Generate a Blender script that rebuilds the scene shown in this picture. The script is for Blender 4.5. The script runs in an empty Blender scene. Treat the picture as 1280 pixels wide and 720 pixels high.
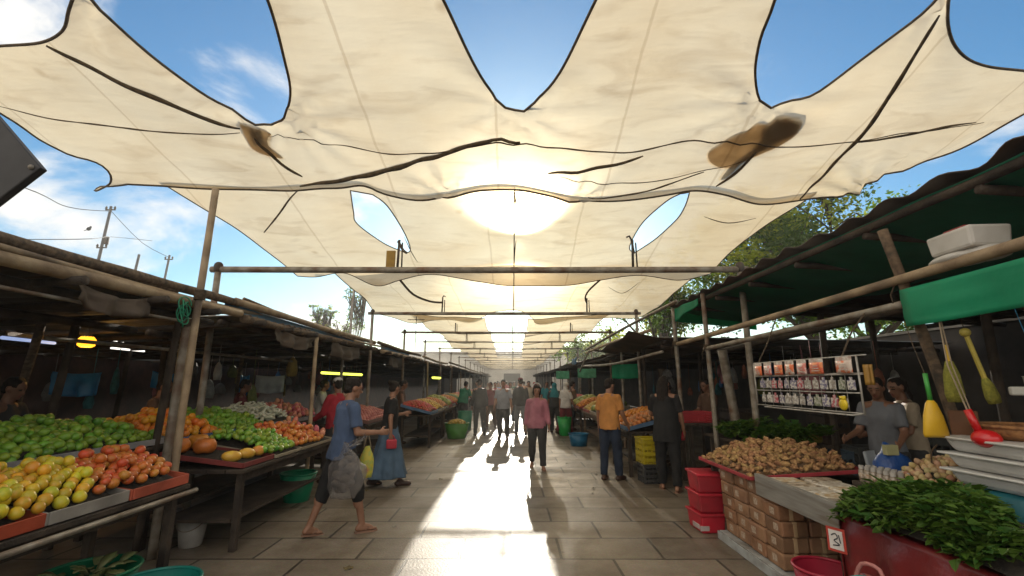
import bpy, math, random
import numpy as np
from mathutils import Vector, Matrix, noise
from mathutils.geometry import delaunay_2d_cdt
R = math.radians
random.seed(7)
SC = bpy.context.scene
COL = SC.collection
# ---------------------------------------------------------------- survey helpers (metres from sight lines)
F, TH, EYE = 569.0, R(11.7), 1.6
def ray(px, py):
    v = (360 - py) / F
    return Vector(((px - 640) / F, math.cos(TH) - v * math.sin(TH), math.sin(TH) + v * math.cos(TH)))
def at_z(px, py, z):
    d = ray(px, py); return Vector((0, 0, EYE)) + d * ((z - EYE) / d.z)
def at_y(px, py, y):
    d = ray(px, py); return Vector((0, 0, EYE)) + d * (y / d.y)
def at_x(px, py, x):
    d = ray(px, py); return Vector((0, 0, EYE)) + d * (x / d.x)
# ---------------------------------------------------------------- materials
MATS = {}
def mat(name, col, col2=None, scale=6.0, rough=0.65, bump=0.0, bscale=60.0, metal=0.0, rand=0.0, trans=0.0, spec=0.4,
        detail=4.0, stretch=None, coat=0.0, emit=None, estr=0.0, lo=0.35, hi=0.65, stain=None, translucent=0.0):
    if name in MATS: return MATS[name]
    m = bpy.data.materials.new(name); m.use_nodes = True
    nt = m.node_tree; N = nt.nodes; L = nt.links
    b = N['Principled BSDF']
    tc = N.new('ShaderNodeTexCoord')
    mp = N.new('ShaderNodeMapping'); L.new(tc.outputs['Object'], mp.inputs['Vector'])
    if stretch: mp.inputs['Scale'].default_value = stretch
    oi = N.new('ShaderNodeObjectInfo')
    ad = N.new('ShaderNodeVectorMath'); ad.operation = 'MULTIPLY_ADD'
    cx = N.new('ShaderNodeCombineXYZ')
    for i in range(3): L.new(oi.outputs['Random'], cx.inputs[i])
    ad.inputs[1].default_value = (37, 61, 83)
    L.new(cx.outputs[0], ad.inputs[0]); L.new(mp.outputs[0], ad.inputs[2])
    col = tuple(col) + (1,)
    c2 = tuple(col2) + (1,) if col2 else tuple(min(1, c * 0.7) for c in col[:3]) + (1,)
    nz = N.new('ShaderNodeTexNoise'); nz.inputs['Scale'].default_value = scale; nz.inputs['Detail'].default_value = detail
    L.new(ad.outputs[0], nz.inputs['Vector'])
    rp = N.new('ShaderNodeMapRange'); rp.inputs['From Min'].default_value = lo; rp.inputs['From Max'].default_value = hi
    L.new(nz.outputs['Fac'], rp.inputs['Value'])
    mx = N.new('ShaderNodeMix'); mx.data_type = 'RGBA'
    L.new(rp.outputs[0], mx.inputs[0]); mx.inputs[6].default_value = col; mx.inputs[7].default_value = c2
    out = mx.outputs[2]
    if stain:
        n2 = N.new('ShaderNodeTexNoise'); n2.inputs['Scale'].default_value = scale * 0.37; n2.inputs['Detail'].default_value = 6
        L.new(ad.outputs[0], n2.inputs['Vector'])
        r2 = N.new('ShaderNodeMapRange'); r2.inputs['From Min'].default_value = 0.52; r2.inputs['From Max'].default_value = 0.7
        L.new(n2.outputs['Fac'], r2.inputs['Value'])
        m2 = N.new('ShaderNodeMix'); m2.data_type = 'RGBA'
        L.new(r2.outputs[0], m2.inputs[0]); L.new(out, m2.inputs[6]); m2.inputs[7].default_value = tuple(stain) + (1,)
        out = m2.outputs[2]
    if rand:
        hs = N.new('ShaderNodeHueSaturation')
        a = N.new('ShaderNodeMapRange'); a.inputs['To Min'].default_value = 0.5 - rand * 0.09; a.inputs['To Max'].default_value = 0.5 + rand * 0.09
        L.new(oi.outputs['Random'], a.inputs['Value']); L.new(a.outputs[0], hs.inputs['Hue'])
        fr = N.new('ShaderNodeMath'); fr.operation = 'FRACT'; mu = N.new('ShaderNodeMath'); mu.operation = 'MULTIPLY'; mu.inputs[1].default_value = 17.3
        L.new(oi.outputs['Random'], mu.inputs[0]); L.new(mu.outputs[0], fr.inputs[0])
        c = N.new('ShaderNodeMapRange'); c.inputs['To Min'].default_value = 1 - rand * 0.5; c.inputs['To Max'].default_value = 1 + rand * 0.4
        L.new(fr.outputs[0], c.inputs['Value']); L.new(c.outputs[0], hs.inputs['Value'])
        L.new(out, hs.inputs['Color']); out = hs.outputs[0]
    L.new(out, b.inputs['Base Color'])
    b.inputs['Roughness'].default_value = rough; b.inputs['Metallic'].default_value = metal
    b.inputs['Specular IOR Level'].default_value = spec
    if coat: b.inputs['Coat Weight'].default_value = coat; b.inputs['Coat Roughness'].default_value = 0.2
    if trans: b.inputs['Transmission Weight'].default_value = trans
    if emit: b.inputs['Emission Color'].default_value = tuple(emit) + (1,); b.inputs['Emission Strength'].default_value = estr
    if bump:
        bn = N.new('ShaderNodeTexNoise'); bn.inputs['Scale'].default_value = bscale; bn.inputs['Detail'].default_value = 5
        L.new(ad.outputs[0], bn.inputs['Vector'])
        bp = N.new('ShaderNodeBump'); bp.inputs['Strength'].default_value = bump; bp.inputs['Distance'].default_value = 0.02
        L.new(bn.outputs['Fac'], bp.inputs['Height']); L.new(bp.outputs[0], b.inputs['Normal'])
    if translucent:
        t = N.new('ShaderNodeBsdfTranslucent'); L.new(out, t.inputs['Color'])
        ms = N.new('ShaderNodeMixShader'); ms.inputs[0].default_value = translucent
        L.new(b.outputs[0], ms.inputs[1]); L.new(t.outputs[0], ms.inputs[2])
        L.new(ms.outputs[0], N['Material Output'].inputs['Surface'])
    MATS[name] = m
    return m
# ---------------------------------------------------------------- mesh building
class MB:
    def __init__(s): s.v = []; s.f = []; s.m = []
    def add(s, vs, fs, mi=0):
        o = len(s.v); s.v.extend(tuple(v) for v in vs)
        for f in fs: s.f.append(tuple(i + o for i in f)); s.m.append(mi)
        return s
    def box(s, c, d, rz=0.0, rot=None, mi=0, taper=1.0):
        x, y, z = d[0] / 2, d[1] / 2, d[2] / 2
        vs = [Vector((sx * x * (taper if sz < 0 else 1), sy * y * (taper if sz < 0 else 1), sz * z)) for sz in (-1, 1) for sy in (-1, 1) for sx in (-1, 1)]
        M = rot if rot is not None else Matrix.Rotation(rz, 3, 'Z')
        vs = [M @ v + Vector(c) for v in vs]
        return s.add(vs, [(0, 2, 3, 1), (4, 5, 7, 6), (0, 1, 5, 4), (2, 6, 7, 3), (0, 4, 6, 2), (1, 3, 7, 5)], mi)
    def bar(s, a, b, w, h=None, mi=0):
        a, b = Vector(a), Vector(b); d = b - a; h = h or w
        q = d.to_track_quat('Y', 'Z').to_matrix()
        return s.box((a + b) / 2, (w, d.length, h), rot=q, mi=mi)
    def tube(s, pts, r, n=8, mi=0, caps=True, closed=False):
        pts = [Vector(p) for p in pts]; k = len(pts)
        rr = r if isinstance(r, (list, tuple)) else [r] * k
        prev = None; vs = []
        for i, p in enumerate(pts):
            if closed: t = pts[(i + 1) % k] - pts[i - 1]
            else: t = pts[min(i + 1, k - 1)] - pts[max(i - 1, 0)]
            if t.length < 1e-9: t = Vector((0, 0, 1))
            t.normalize()
            if prev is None:
                u = t.cross(Vector((0, 0, 1)))
                if u.length < 1e-3: u = t.cross(Vector((1, 0, 0)))
            else:
                u = prev - t * prev.dot(t)
                if u.length < 1e-6: u = t.cross(Vector((1, 0, 0)))
            u.normalize(); prev = u; w = t.cross(u)
            for j in range(n):
                a = 2 * math.pi * j / n
                vs.append(p + (u * math.cos(a) + w * math.sin(a)) * rr[i])
        fs = []
        for i in range(k if closed else k - 1):
            i2 = (i + 1) % k
            for j in range(n):
                j2 = (j + 1) % n
                fs.append((i * n + j, i * n + j2, i2 * n + j2, i2 * n + j))
        if caps and not closed:
            fs.append(tuple(range(n - 1, -1, -1))); fs.append(tuple((k - 1) * n + j for j in range(n)))
        return s.add(vs, fs, mi)
    def loft(s, rings, n=20, mi=0, caps=True):
        """rings: (centre, rx, ry[, wave, waves]) stacked cross-sections in the local XY plane"""
        vs = []
        for g in rings:
            c, rx, ry = Vector(g[0]), g[1], g[2]
            wv, wn = (g[3], g[4]) if len(g) > 3 else (0, 0)
            for j in range(n):
                a = 2 * math.pi * j / n; q = 1 + wv * math.cos(wn * a + 0.7)
                vs.append(c + Vector((math.cos(a) * rx * q, math.sin(a) * ry * q, 0)))
        fs = []
        for i in range(len(rings) - 1):
            for j in range(n):
                j2 = (j + 1) % n; fs.append((i * n + j, i * n + j2, (i + 1) * n + j2, (i + 1) * n + j))
        if caps: fs.append(tuple(range(n - 1, -1, -1))); fs.append(tuple((len(rings) - 1) * n + j for j in range(n)))
        return s.add(vs, fs, mi)
    def ell(s, c, r, n=14, m=9, rot=None, mi=0):
        r = (r, r, r) if not isinstance(r, (tuple, list)) else r
        vs = [Vector((0, 0, -r[2]))]
        for i in range(1, m):
            p = math.pi * i / m
            for j in range(n):
                a = 2 * math.pi * j / n
                vs.append(Vector((math.sin(p) * math.cos(a) * r[0], math.sin(p) * math.sin(a) * r[1], -math.cos(p) * r[2])))
        vs.append(Vector((0, 0, r[2])))
        if rot is not None: vs = [rot @ v for v in vs]
        vs = [v + Vector(c) for v in vs]
        fs = [(0, 1 + (j + 1) % n, 1 + j) for j in range(n)]
        for i in range(m - 2):
            for j in range(n):
                a = 1 + i * n + j; b = 1 + i * n + (j + 1) % n
                fs.append((a, b, b + n, a + n))
        t = len(vs) - 1; o = 1 + (m - 2) * n
        fs += [(o + j, o + (j + 1) % n, t) for j in range(n)]
        return s.add(vs, fs, mi)
    def cap(s, a, b, r0, r1, n=12, mi=0):
        a, b = Vector(a), Vector(b); d = (b - a)
        d = d.normalized() if d.length > 1e-6 else Vector((0, 0, 1))
        pts, rs = [], []
        for q in (-90, -60, -30, 0): pts.append(a + d * r0 * math.sin(R(q))); rs.append(max(r0 * math.cos(R(q)), 1e-4))
        for q in (0, 30, 60, 90): pts.append(b + d * r1 * math.sin(R(q))); rs.append(max(r1 * math.cos(R(q)), 1e-4))
        return s.tube(pts, rs, n, mi)
    def lathe(s, prof, c=(0, 0, 0), n=24, mi=0):
        vs = []; c = Vector(c)
        for r, z in prof:
            for j in range(n):
                a = 2 * math.pi * j / n; vs.append(c + Vector((r * math.cos(a), r * math.sin(a), z)))
        fs = []
        for i in range(len(prof) - 1):
            for j in range(n):
                j2 = (j + 1) % n; fs.append((i * n + j, i * n + j2, (i + 1) * n + j2, (i + 1) * n + j))
        fs.append(tuple(range(n - 1, -1, -1))); fs.append(tuple((len(prof) - 1) * n + j for j in range(n)))
        return s.add(vs, fs, mi)
    def grid(s, fn, nu, nv, mi=0, flip=False):
        vs = [fn(i / nu, j / nv) for j in range(nv + 1) for i in range(nu + 1)]
        fs = []
        for j in range(nv):
            for i in range(nu):
                a = j * (nu + 1) + i; q = (a, a + 1, a + nu + 2, a + nu + 1)
                fs.append(q[::-1] if flip else q)
        return s.add(vs, fs, mi)
    def mesh(s, name, mats, off=None, smooth=False):
        me = bpy.data.meshes.new(name)
        v = s.v
        if off is not None: v = [(a - off[0], b - off[1], c - off[2]) for a, b, c in v]
        me.from_pydata(v, [], s.f)
        for m in (mats if isinstance(mats, (list, tuple)) else [mats]): me.materials.append(m)
        if any(s.m): me.polygons.foreach_set('material_index', s.m)
        if smooth: me.polygons.foreach_set('use_smooth', [True] * len(me.polygons))
        me.update(); return me
def wloc(o):
    p = Vector((0, 0, 0))
    while o is not None: p = p + o.location; o = o.parent
    return p
def tag(o, label=None, cat=None, group=None, kind=None):
    if label: o['label'] = label
    if cat: o['category'] = cat
    if group: o['group'] = group
    if kind: o['kind'] = kind
    return o
def thing(name, label, cat, loc=(0, 0, 0), rz=0.0, group=None):
    o = bpy.data.objects.new(name, None); COL.objects.link(o); o.empty_display_size = 0.1
    o.location = loc; o.rotation_euler.z = rz
    return tag(o, label, cat, group, 'thing')
def part(name, mb, m, parent, world=False, smooth=False, label=None, bevel=0.0, sub=0, solid=0.0):
    me = mb.mesh(name, m, wloc(parent) if world else None, smooth) if isinstance(mb, MB) else mb
    o = bpy.data.objects.new(name, me); COL.objects.link(o); o.parent = parent
    mods(o, bevel, sub, solid)
    if label: o['label'] = label
    return o
def mods(o, bevel=0.0, sub=0, solid=0.0):
    if solid: q = o.modifiers.new('t', 'SOLIDIFY'); q.thickness = solid; q.offset = 0
    if bevel: q = o.modifiers.new('b', 'BEVEL'); q.width = bevel; q.segments = 2; q.limit_method = 'ANGLE'
    if sub: q = o.modifiers.new('s', 'SUBSURF'); q.levels = sub; q.render_levels = sub
def single(name, mb, m, label, cat, group=None, loc=None, smooth=False, bevel=0.0, solid=0.0, kind=None, sub=0):
    if loc is None:   # vertices given in world metres: move the origin to the base
        a = np.array(mb.v); loc = Vector(((a[:, 0].min() + a[:, 0].max()) / 2, (a[:, 1].min() + a[:, 1].max()) / 2, a[:, 2].min())); off = loc
    else: off = None
    o = bpy.data.objects.new(name, mb.mesh(name, m, off, smooth)); COL.objects.link(o); o.location = loc
    mods(o, bevel, sub, solid)
    return tag(o, label, cat, group, kind or 'thing')
def dup(o, loc=None, rz=None, label=None, group=None, parent=None):
    c = o.copy(); COL.objects.link(c)
    if parent is not None: c.parent = parent
    if loc is not None: c.location = loc
    if rz is not None: c.rotation_euler.z = rz
    if label: c['label'] = label
    if group: c['group'] = group
    for ch in list(o.children): dup(ch, parent=c)
    return c
def catmull(pts, step, closed=False):
    pts = [Vector(p) for p in pts]; k = len(pts); out = []
    for i in range(k if closed else k - 1):
        if closed: p0, p1, p2, p3 = pts[i - 1], pts[i], pts[(i + 1) % k], pts[(i + 2) % k]
        else: p0, p1, p2, p3 = pts[max(i - 1, 0)], pts[i], pts[i + 1], pts[min(i + 2, k - 1)]
        n = max(1, int((p2 - p1).length / step))
        for j in range(n):
            t = j / n
            out.append(0.5 * ((2 * p1) + (p2 - p0) * t + (2 * p0 - 5 * p1 + 4 * p2 - p3) * t * t + (3 * p1 - p0 - 3 * p2 + p3) * t ** 3))
    if not closed: out.append(pts[-1])
    return out
def inside(p, poly):
    x, y = p[0], p[1]; c = False; j = len(poly) - 1
    for i in range(len(poly)):
        xi, yi = poly[i][0], poly[i][1]; xj, yj = poly[j][0], poly[j][1]
        if (yi > y) != (yj > y) and x < (xj - xi) * (y - yi) / (yj - yi) + xi: c = not c
        j = i
    return c
ORD = ['first', 'second', 'third', 'fourth', 'fifth', 'sixth', 'seventh', 'eighth', 'ninth', 'tenth', 'eleventh', 'twelfth', 'thirteenth', 'fourteenth', 'fifteenth', 'sixteenth']
# common materials
STEEL = mat('galvanised_steel', (0.30, 0.265, 0.215), (0.16, 0.125, 0.09), scale=9, rough=0.5, metal=0.1, bump=0.15, bscale=90, stain=(0.13, 0.06, 0.03))
STEELD = mat('dark_steel', (0.075, 0.062, 0.05), (0.035, 0.025, 0.018), scale=9, rough=0.6, metal=0.2, bump=0.15, stain=(0.09, 0.04, 0.02))
WOOD = mat('weathered_timber', (0.20, 0.135, 0.08), (0.085, 0.055, 0.035), scale=5, rough=0.85, bump=0.5, bscale=40, stretch=(1, 6, 6), stain=(0.05, 0.04, 0.03))
WOODD = mat('dark_timber', (0.07, 0.05, 0.035), (0.028, 0.02, 0.015), scale=5, rough=0.85, bump=0.5, bscale=40)
BAMBOO = mat('old_bamboo', (0.42, 0.31, 0.19), (0.22, 0.15, 0.09), scale=4, rough=0.65, bump=0.3, bscale=30, stain=(0.08, 0.055, 0.04))
TIN = mat('rusty_tin', (0.11, 0.09, 0.075), (0.055, 0.035, 0.025), scale=3, rough=0.7, metal=0.15, bump=0.2, stain=(0.08, 0.035, 0.02))
ROPE = mat('brown_rope', (0.11, 0.075, 0.045), (0.05, 0.033, 0.02), scale=40, rough=0.95, bump=0.4, bscale=120)
LINER = mat('dark_sacking', (0.035, 0.028, 0.02), (0.015, 0.012, 0.01), scale=30, rough=0.95, bump=0.3)
CONC = mat('stained_concrete', (0.26, 0.23, 0.19), (0.16, 0.14, 0.115), scale=3, rough=0.85, bump=0.3, stain=(0.09, 0.075, 0.06))
SUN_E, SKY_S, EXPO = 4.0, 0.105, 0.65
CLOUD = (6.5, 6.4, 6.2, 1)
CLOUD_FILL = (11.5, 10.6, 9.2, 1)  # bright cloud bank added behind the camera to fill-light the stall fronts
SKYGAIN = (0.80, 1.0, 0.95, 1)
GR0, GR1 = 0.40, 0.62
HAZE = 0.003
SUN_GAPS = [(-0.85, 0.5), (-0.85, 0.5), (-0.9, 0.55), (-0.95, 0.6), (-1.0, 0.65)]  # slits added to the far sails to let sun reach the paving
# ================================================================ camera, light, sky
cam = bpy.data.cameras.new('camera'); co = bpy.data.objects.new('camera', cam); COL.objects.link(co)
cam.sensor_width = 36; cam.lens = 16.0; cam.clip_start = 0.05; cam.clip_end = 2000
co.location = (0, 0, EYE); co.rotation_euler = (R(90) + TH, 0, 0)
SC.camera = co
SUN_EL, SUN_AZ = R(19.2), R(0.8)
sl = bpy.data.lights.new('sun', 'SUN'); sl.energy = SUN_E; sl.angle = R(0.6); sl.color = (1.0, 0.92, 0.78)
so = bpy.data.objects.new('sun', sl); COL.objects.link(so)
sd = Vector((math.sin(SUN_AZ) * math.cos(SUN_EL), math.cos(SUN_AZ) * math.cos(SUN_EL), math.sin(SUN_EL)))
so.rotation_euler = sd.to_track_quat('Z', 'Y').to_euler(); so.location = sd * 60
w = bpy.data.worlds.new('World'); SC.world = w; w.use_nodes = True
N = w.node_tree.nodes; L = w.node_tree.links
bg = N['Background']; bg.inputs['Strength'].default_value = SKY_S
sky = N.new('ShaderNodeTexSky'); sky.sky_type = 'NISHITA'; sky.sun_disc = False
sky.sun_elevation = SUN_EL; sky.sun_rotation = SUN_AZ; sky.air_density = 1.0; sky.dust_density = 0.5; sky.ozone_density = 3.0
tc = N.new('ShaderNodeTexCoord')
sep = N.new('ShaderNodeSeparateXYZ'); L.new(tc.outputs['Generated'], sep.inputs[0])
mz = N.new('ShaderNodeMath'); mz.operation = 'ADD'; mz.inputs[1].default_value = 0.35; L.new(sep.outputs['Z'], mz.inputs[0])
dx = N.new('ShaderNodeMath'); dx.operation = 'DIVIDE'; L.new(sep.outputs['X'], dx.inputs[0]); L.new(mz.outputs[0], dx.inputs[1])
dy = N.new('ShaderNodeMath'); dy.operation = 'DIVIDE'; L.new(sep.outputs['Y'], dy.inputs[0]); L.new(mz.outputs[0], dy.inputs[1])
cb = N.new('ShaderNodeCombineXYZ'); L.new(dx.outputs[0], cb.inputs[0]); L.new(dy.outputs[0], cb.inputs[1]); cb.inputs[2].default_value = 3.1
nz = N.new('ShaderNodeTexNoise'); nz.inputs['Scale'].default_value = 2.1; nz.inputs['Detail'].default_value = 9; nz.inputs['Roughness'].default_value = 0.58
nz.inputs['Distortion'].default_value = 0.25
L.new(cb.outputs[0], nz.inputs['Vector'])
# more cloud towards the west (-X) and the horizon, clear to the east
sx = N.new('ShaderNodeMapRange'); sx.inputs['From Min'].default_value = -0.75; sx.inputs['From Max'].default_value = 0.15; sx.inputs['To Min'].default_value = 0.07; sx.inputs['To Max'].default_value = -0.13
L.new(sep.outputs['X'], sx.inputs['Value'])
an = N.new('ShaderNodeMath'); an.operation = 'ADD'; L.new(nz.outputs['Fac'], an.inputs[0]); L.new(sx.outputs[0], an.inputs[1])
cr = N.new('ShaderNodeMapRange'); cr.interpolation_type = 'SMOOTHSTEP'; cr.inputs['From Min'].default_value = 0.50; cr.inputs['From Max'].default_value = 0.66
by0 = N.new('ShaderNodeMapRange'); by0.inputs['From Min'].default_value = 0.30; by0.inputs['From Max'].default_value = -0.35; by0.inputs['To Max'].default_value = 0.22; L.new(sep.outputs['Y'], by0.inputs['Value'])  # extra cloud cover behind the camera, added for the fill light
an2 = N.new('ShaderNodeMath'); an2.operation = 'ADD'; L.new(an.outputs[0], an2.inputs[0]); L.new(by0.outputs[0], an2.inputs[1])
L.new(an2.outputs[0], cr.inputs['Value'])
mx = N.new('ShaderNodeMix'); mx.data_type = 'RGBA'; L.new(cr.outputs[0], mx.inputs[0])
hsk = N.new('ShaderNodeHueSaturation'); hsk.inputs['Saturation'].default_value = 1.25; L.new(sky.outputs[0], hsk.inputs['Color']); gn = N.new('ShaderNodeMix'); gn.data_type = 'RGBA'; gn.blend_type = 'MULTIPLY'; gn.inputs[0].default_value = 1; gn.inputs[7].default_value = SKYGAIN; L.new(hsk.outputs[0], gn.inputs[6]); L.new(gn.outputs[2], mx.inputs[6]); 
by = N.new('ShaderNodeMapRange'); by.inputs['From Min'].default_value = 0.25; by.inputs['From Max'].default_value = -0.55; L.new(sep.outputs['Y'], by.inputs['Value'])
cc = N.new('ShaderNodeMix'); cc.data_type = 'RGBA'; L.new(by.outputs[0], cc.inputs[0]); cc.inputs[6].default_value = CLOUD; cc.inputs[7].default_value = CLOUD_FILL; L.new(cc.outputs[2], mx.inputs[7])
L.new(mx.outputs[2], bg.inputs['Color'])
SC.view_settings.view_transform = 'Standard'; SC.view_settings.look = 'None'; SC.view_settings.gamma = 1
SC.view_settings.exposure = EXPO
SC.view_settings.use_curve_mapping = False
cy = SC.cycles
cy.use_denoising = True; cy.max_bounces = 7; cy.diffuse_bounces = 4; cy.glossy_bounces = 3; cy.transmission_bounces = 5; cy.transparent_max_bounces = 10
cy.caustics_refractive = False; cy.caustics_reflective = False; cy.sample_clamp_indirect = 6.0
try:
    cy.denoiser = 'OPENIMAGEDENOISE'; cy.denoising_input_passes = 'RGB_ALBEDO_NORMAL'; cy.denoising_prefilter = 'ACCURATE'
except Exception: pass
# ================================================================ ground and paved lane
def ground_mat():
    m = bpy.data.materials.new('stone_slabs'); m.use_nodes = True
    nt = m.node_tree; N = nt.nodes; L = nt.links; b = N['Principled BSDF']
    tc = N.new('ShaderNodeTexCoord')
    wn = N.new('ShaderNodeTexNoise'); wn.inputs['Scale'].default_value = 0.9; wn.inputs['Detail'].default_value = 2
    L.new(tc.outputs['Object'], wn.inputs['Vector'])
    wm = N.new('ShaderNodeMix'); wm.data_type = 'VECTOR'; wm.inputs[0].default_value = 0.035
    L.new(tc.outputs['Object'], wm.inputs[4]); L.new(wn.outputs['Color'], wm.inputs[5])
    br = N.new('ShaderNodeTexBrick'); br.offset = 0.5
    br.inputs['Scale'].default_value = 1.0; br.inputs['Brick Width'].default_value = 0.92; br.inputs['Row Height'].default_value = 0.56
    br.inputs['Mortar Size'].default_value = 0.014; br.inputs['Mortar Smooth'].default_value = 0.15; br.inputs['Bias'].default_value = 0.0
    br.inputs['Color1'].default_value = (0.150, 0.122, 0.092, 1); br.inputs['Color2'].default_value = (0.25, 0.21, 0.16, 1)
    br.inputs['Mortar'].default_value = (0.045, 0.035, 0.026, 1)
    L.new(wm.outputs[1], br.inputs['Vector'])
    n1 = N.new('ShaderNodeTexNoise'); n1.inputs['Scale'].default_value = 1.3; n1.inputs['Detail'].default_value = 8; n1.inputs['Roughness'].default_value = 0.65
    L.new(tc.outputs['Object'], n1.inputs['Vector'])
    r1 = N.new('ShaderNodeMapRange'); r1.inputs['From Min'].default_value = 0.38; r1.inputs['From Max'].default_value = 0.7; r1.inputs['To Max'].default_value = 0.95
    L.new(n1.outputs['Fac'], r1.inputs['Value'])
    mx = N.new('ShaderNodeMix'); mx.data_type = 'RGBA'; mx.blend_type = 'MULTIPLY'
    L.new(r1.outputs[0], mx.inputs[0]); L.new(br.outputs['Color'], mx.inputs[6]); mx.inputs[7].default_value = (0.52, 0.46, 0.39, 1)
    n3 = N.new('ShaderNodeTexNoise'); n3.inputs['Scale'].default_value = 45; n3.inputs['Detail'].default_value = 4
    L.new(tc.outputs['Object'], n3.inputs['Vector'])
    m3 = N.new('ShaderNodeMix'); m3.data_type = 'RGBA'; m3.blend_type = 'OVERLAY'; m3.inputs[0].default_value = 0.35
    L.new(mx.outputs[2], m3.inputs[6]); L.new(n3.outputs['Color'], m3.inputs[7])
    vo = N.new('ShaderNodeTexVoronoi'); vo.inputs['Scale'].default_value = 2.3; L.new(tc.outputs['Object'], vo.inputs['Vector'])
    vr = N.new('ShaderNodeMapRange'); vr.inputs['From Min'].default_value = 0.03; vr.inputs['From Max'].default_value = 0.06; vr.inputs['To Min'].default_value = 0.6; vr.inputs['To Max'].default_value = 0.0
    L.new(vo.outputs['Distance'], vr.inputs['Value'])
    m4 = N.new('ShaderNodeMix'); m4.data_type = 'RGBA'; L.new(vr.outputs[0], m4.inputs[0]); L.new(m3.outputs[2], m4.inputs[6]); m4.inputs[7].default_value = (0.06, 0.05, 0.04, 1)
    L.new(m4.outputs[2], b.inputs['Base Color'])
    rr = N.new('ShaderNodeMapRange'); rr.inputs['From Min'].default_value = 0.3; rr.inputs['From Max'].default_value = 0.7; rr.inputs['To Min'].default_value = GR0; rr.inputs['To Max'].default_value = GR1
    L.new(n1.outputs['Fac'], rr.inputs['Value']); L.new(rr.outputs[0], b.inputs['Roughness'])
    b.inputs['Specular IOR Level'].default_value = 0.5
    hs = N.new('ShaderNodeMath'); hs.operation = 'MULTIPLY_ADD'; L.new(br.outputs['Fac'], hs.inputs[0]); hs.inputs[1].default_value = -1.6
    L.new(n3.outputs['Fac'], hs.inputs[2])
    h2 = N.new('ShaderNodeMath'); h2.operation = 'ADD'; L.new(hs.outputs[0], h2.inputs[0]); L.new(n1.outputs['Fac'], h2.inputs[1])
    bp = N.new('ShaderNodeBump'); bp.inputs['Strength'].default_value = 0.5; bp.inputs['Distance'].default_value = 0.006
    L.new(h2.outputs[0], bp.inputs['Height']); L.new(bp.outputs[0], b.inputs['Normal'])
    return m
g = MB(); S = 260
g.add([(-S, -S, 0), (S, -S, 0), (S, S, 0), (-S, S, 0)], [(0, 1, 2, 3)])
single('ground', g, mat('bare_ground', (0.17, 0.14, 0.105), (0.10, 0.08, 0.06), scale=0.6, rough=0.95, bump=0.3), None, None, loc=(0, 0, -0.004), kind='structure')
g = MB(); g.add([(-11, -8, 0), (11, -8, 0), (11, 75, 0), (-11, 75, 0)], [(0, 1, 2, 3)])
single('pavement', g, ground_mat(), None, None, loc=(0, 0, 0), kind='structure')
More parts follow.
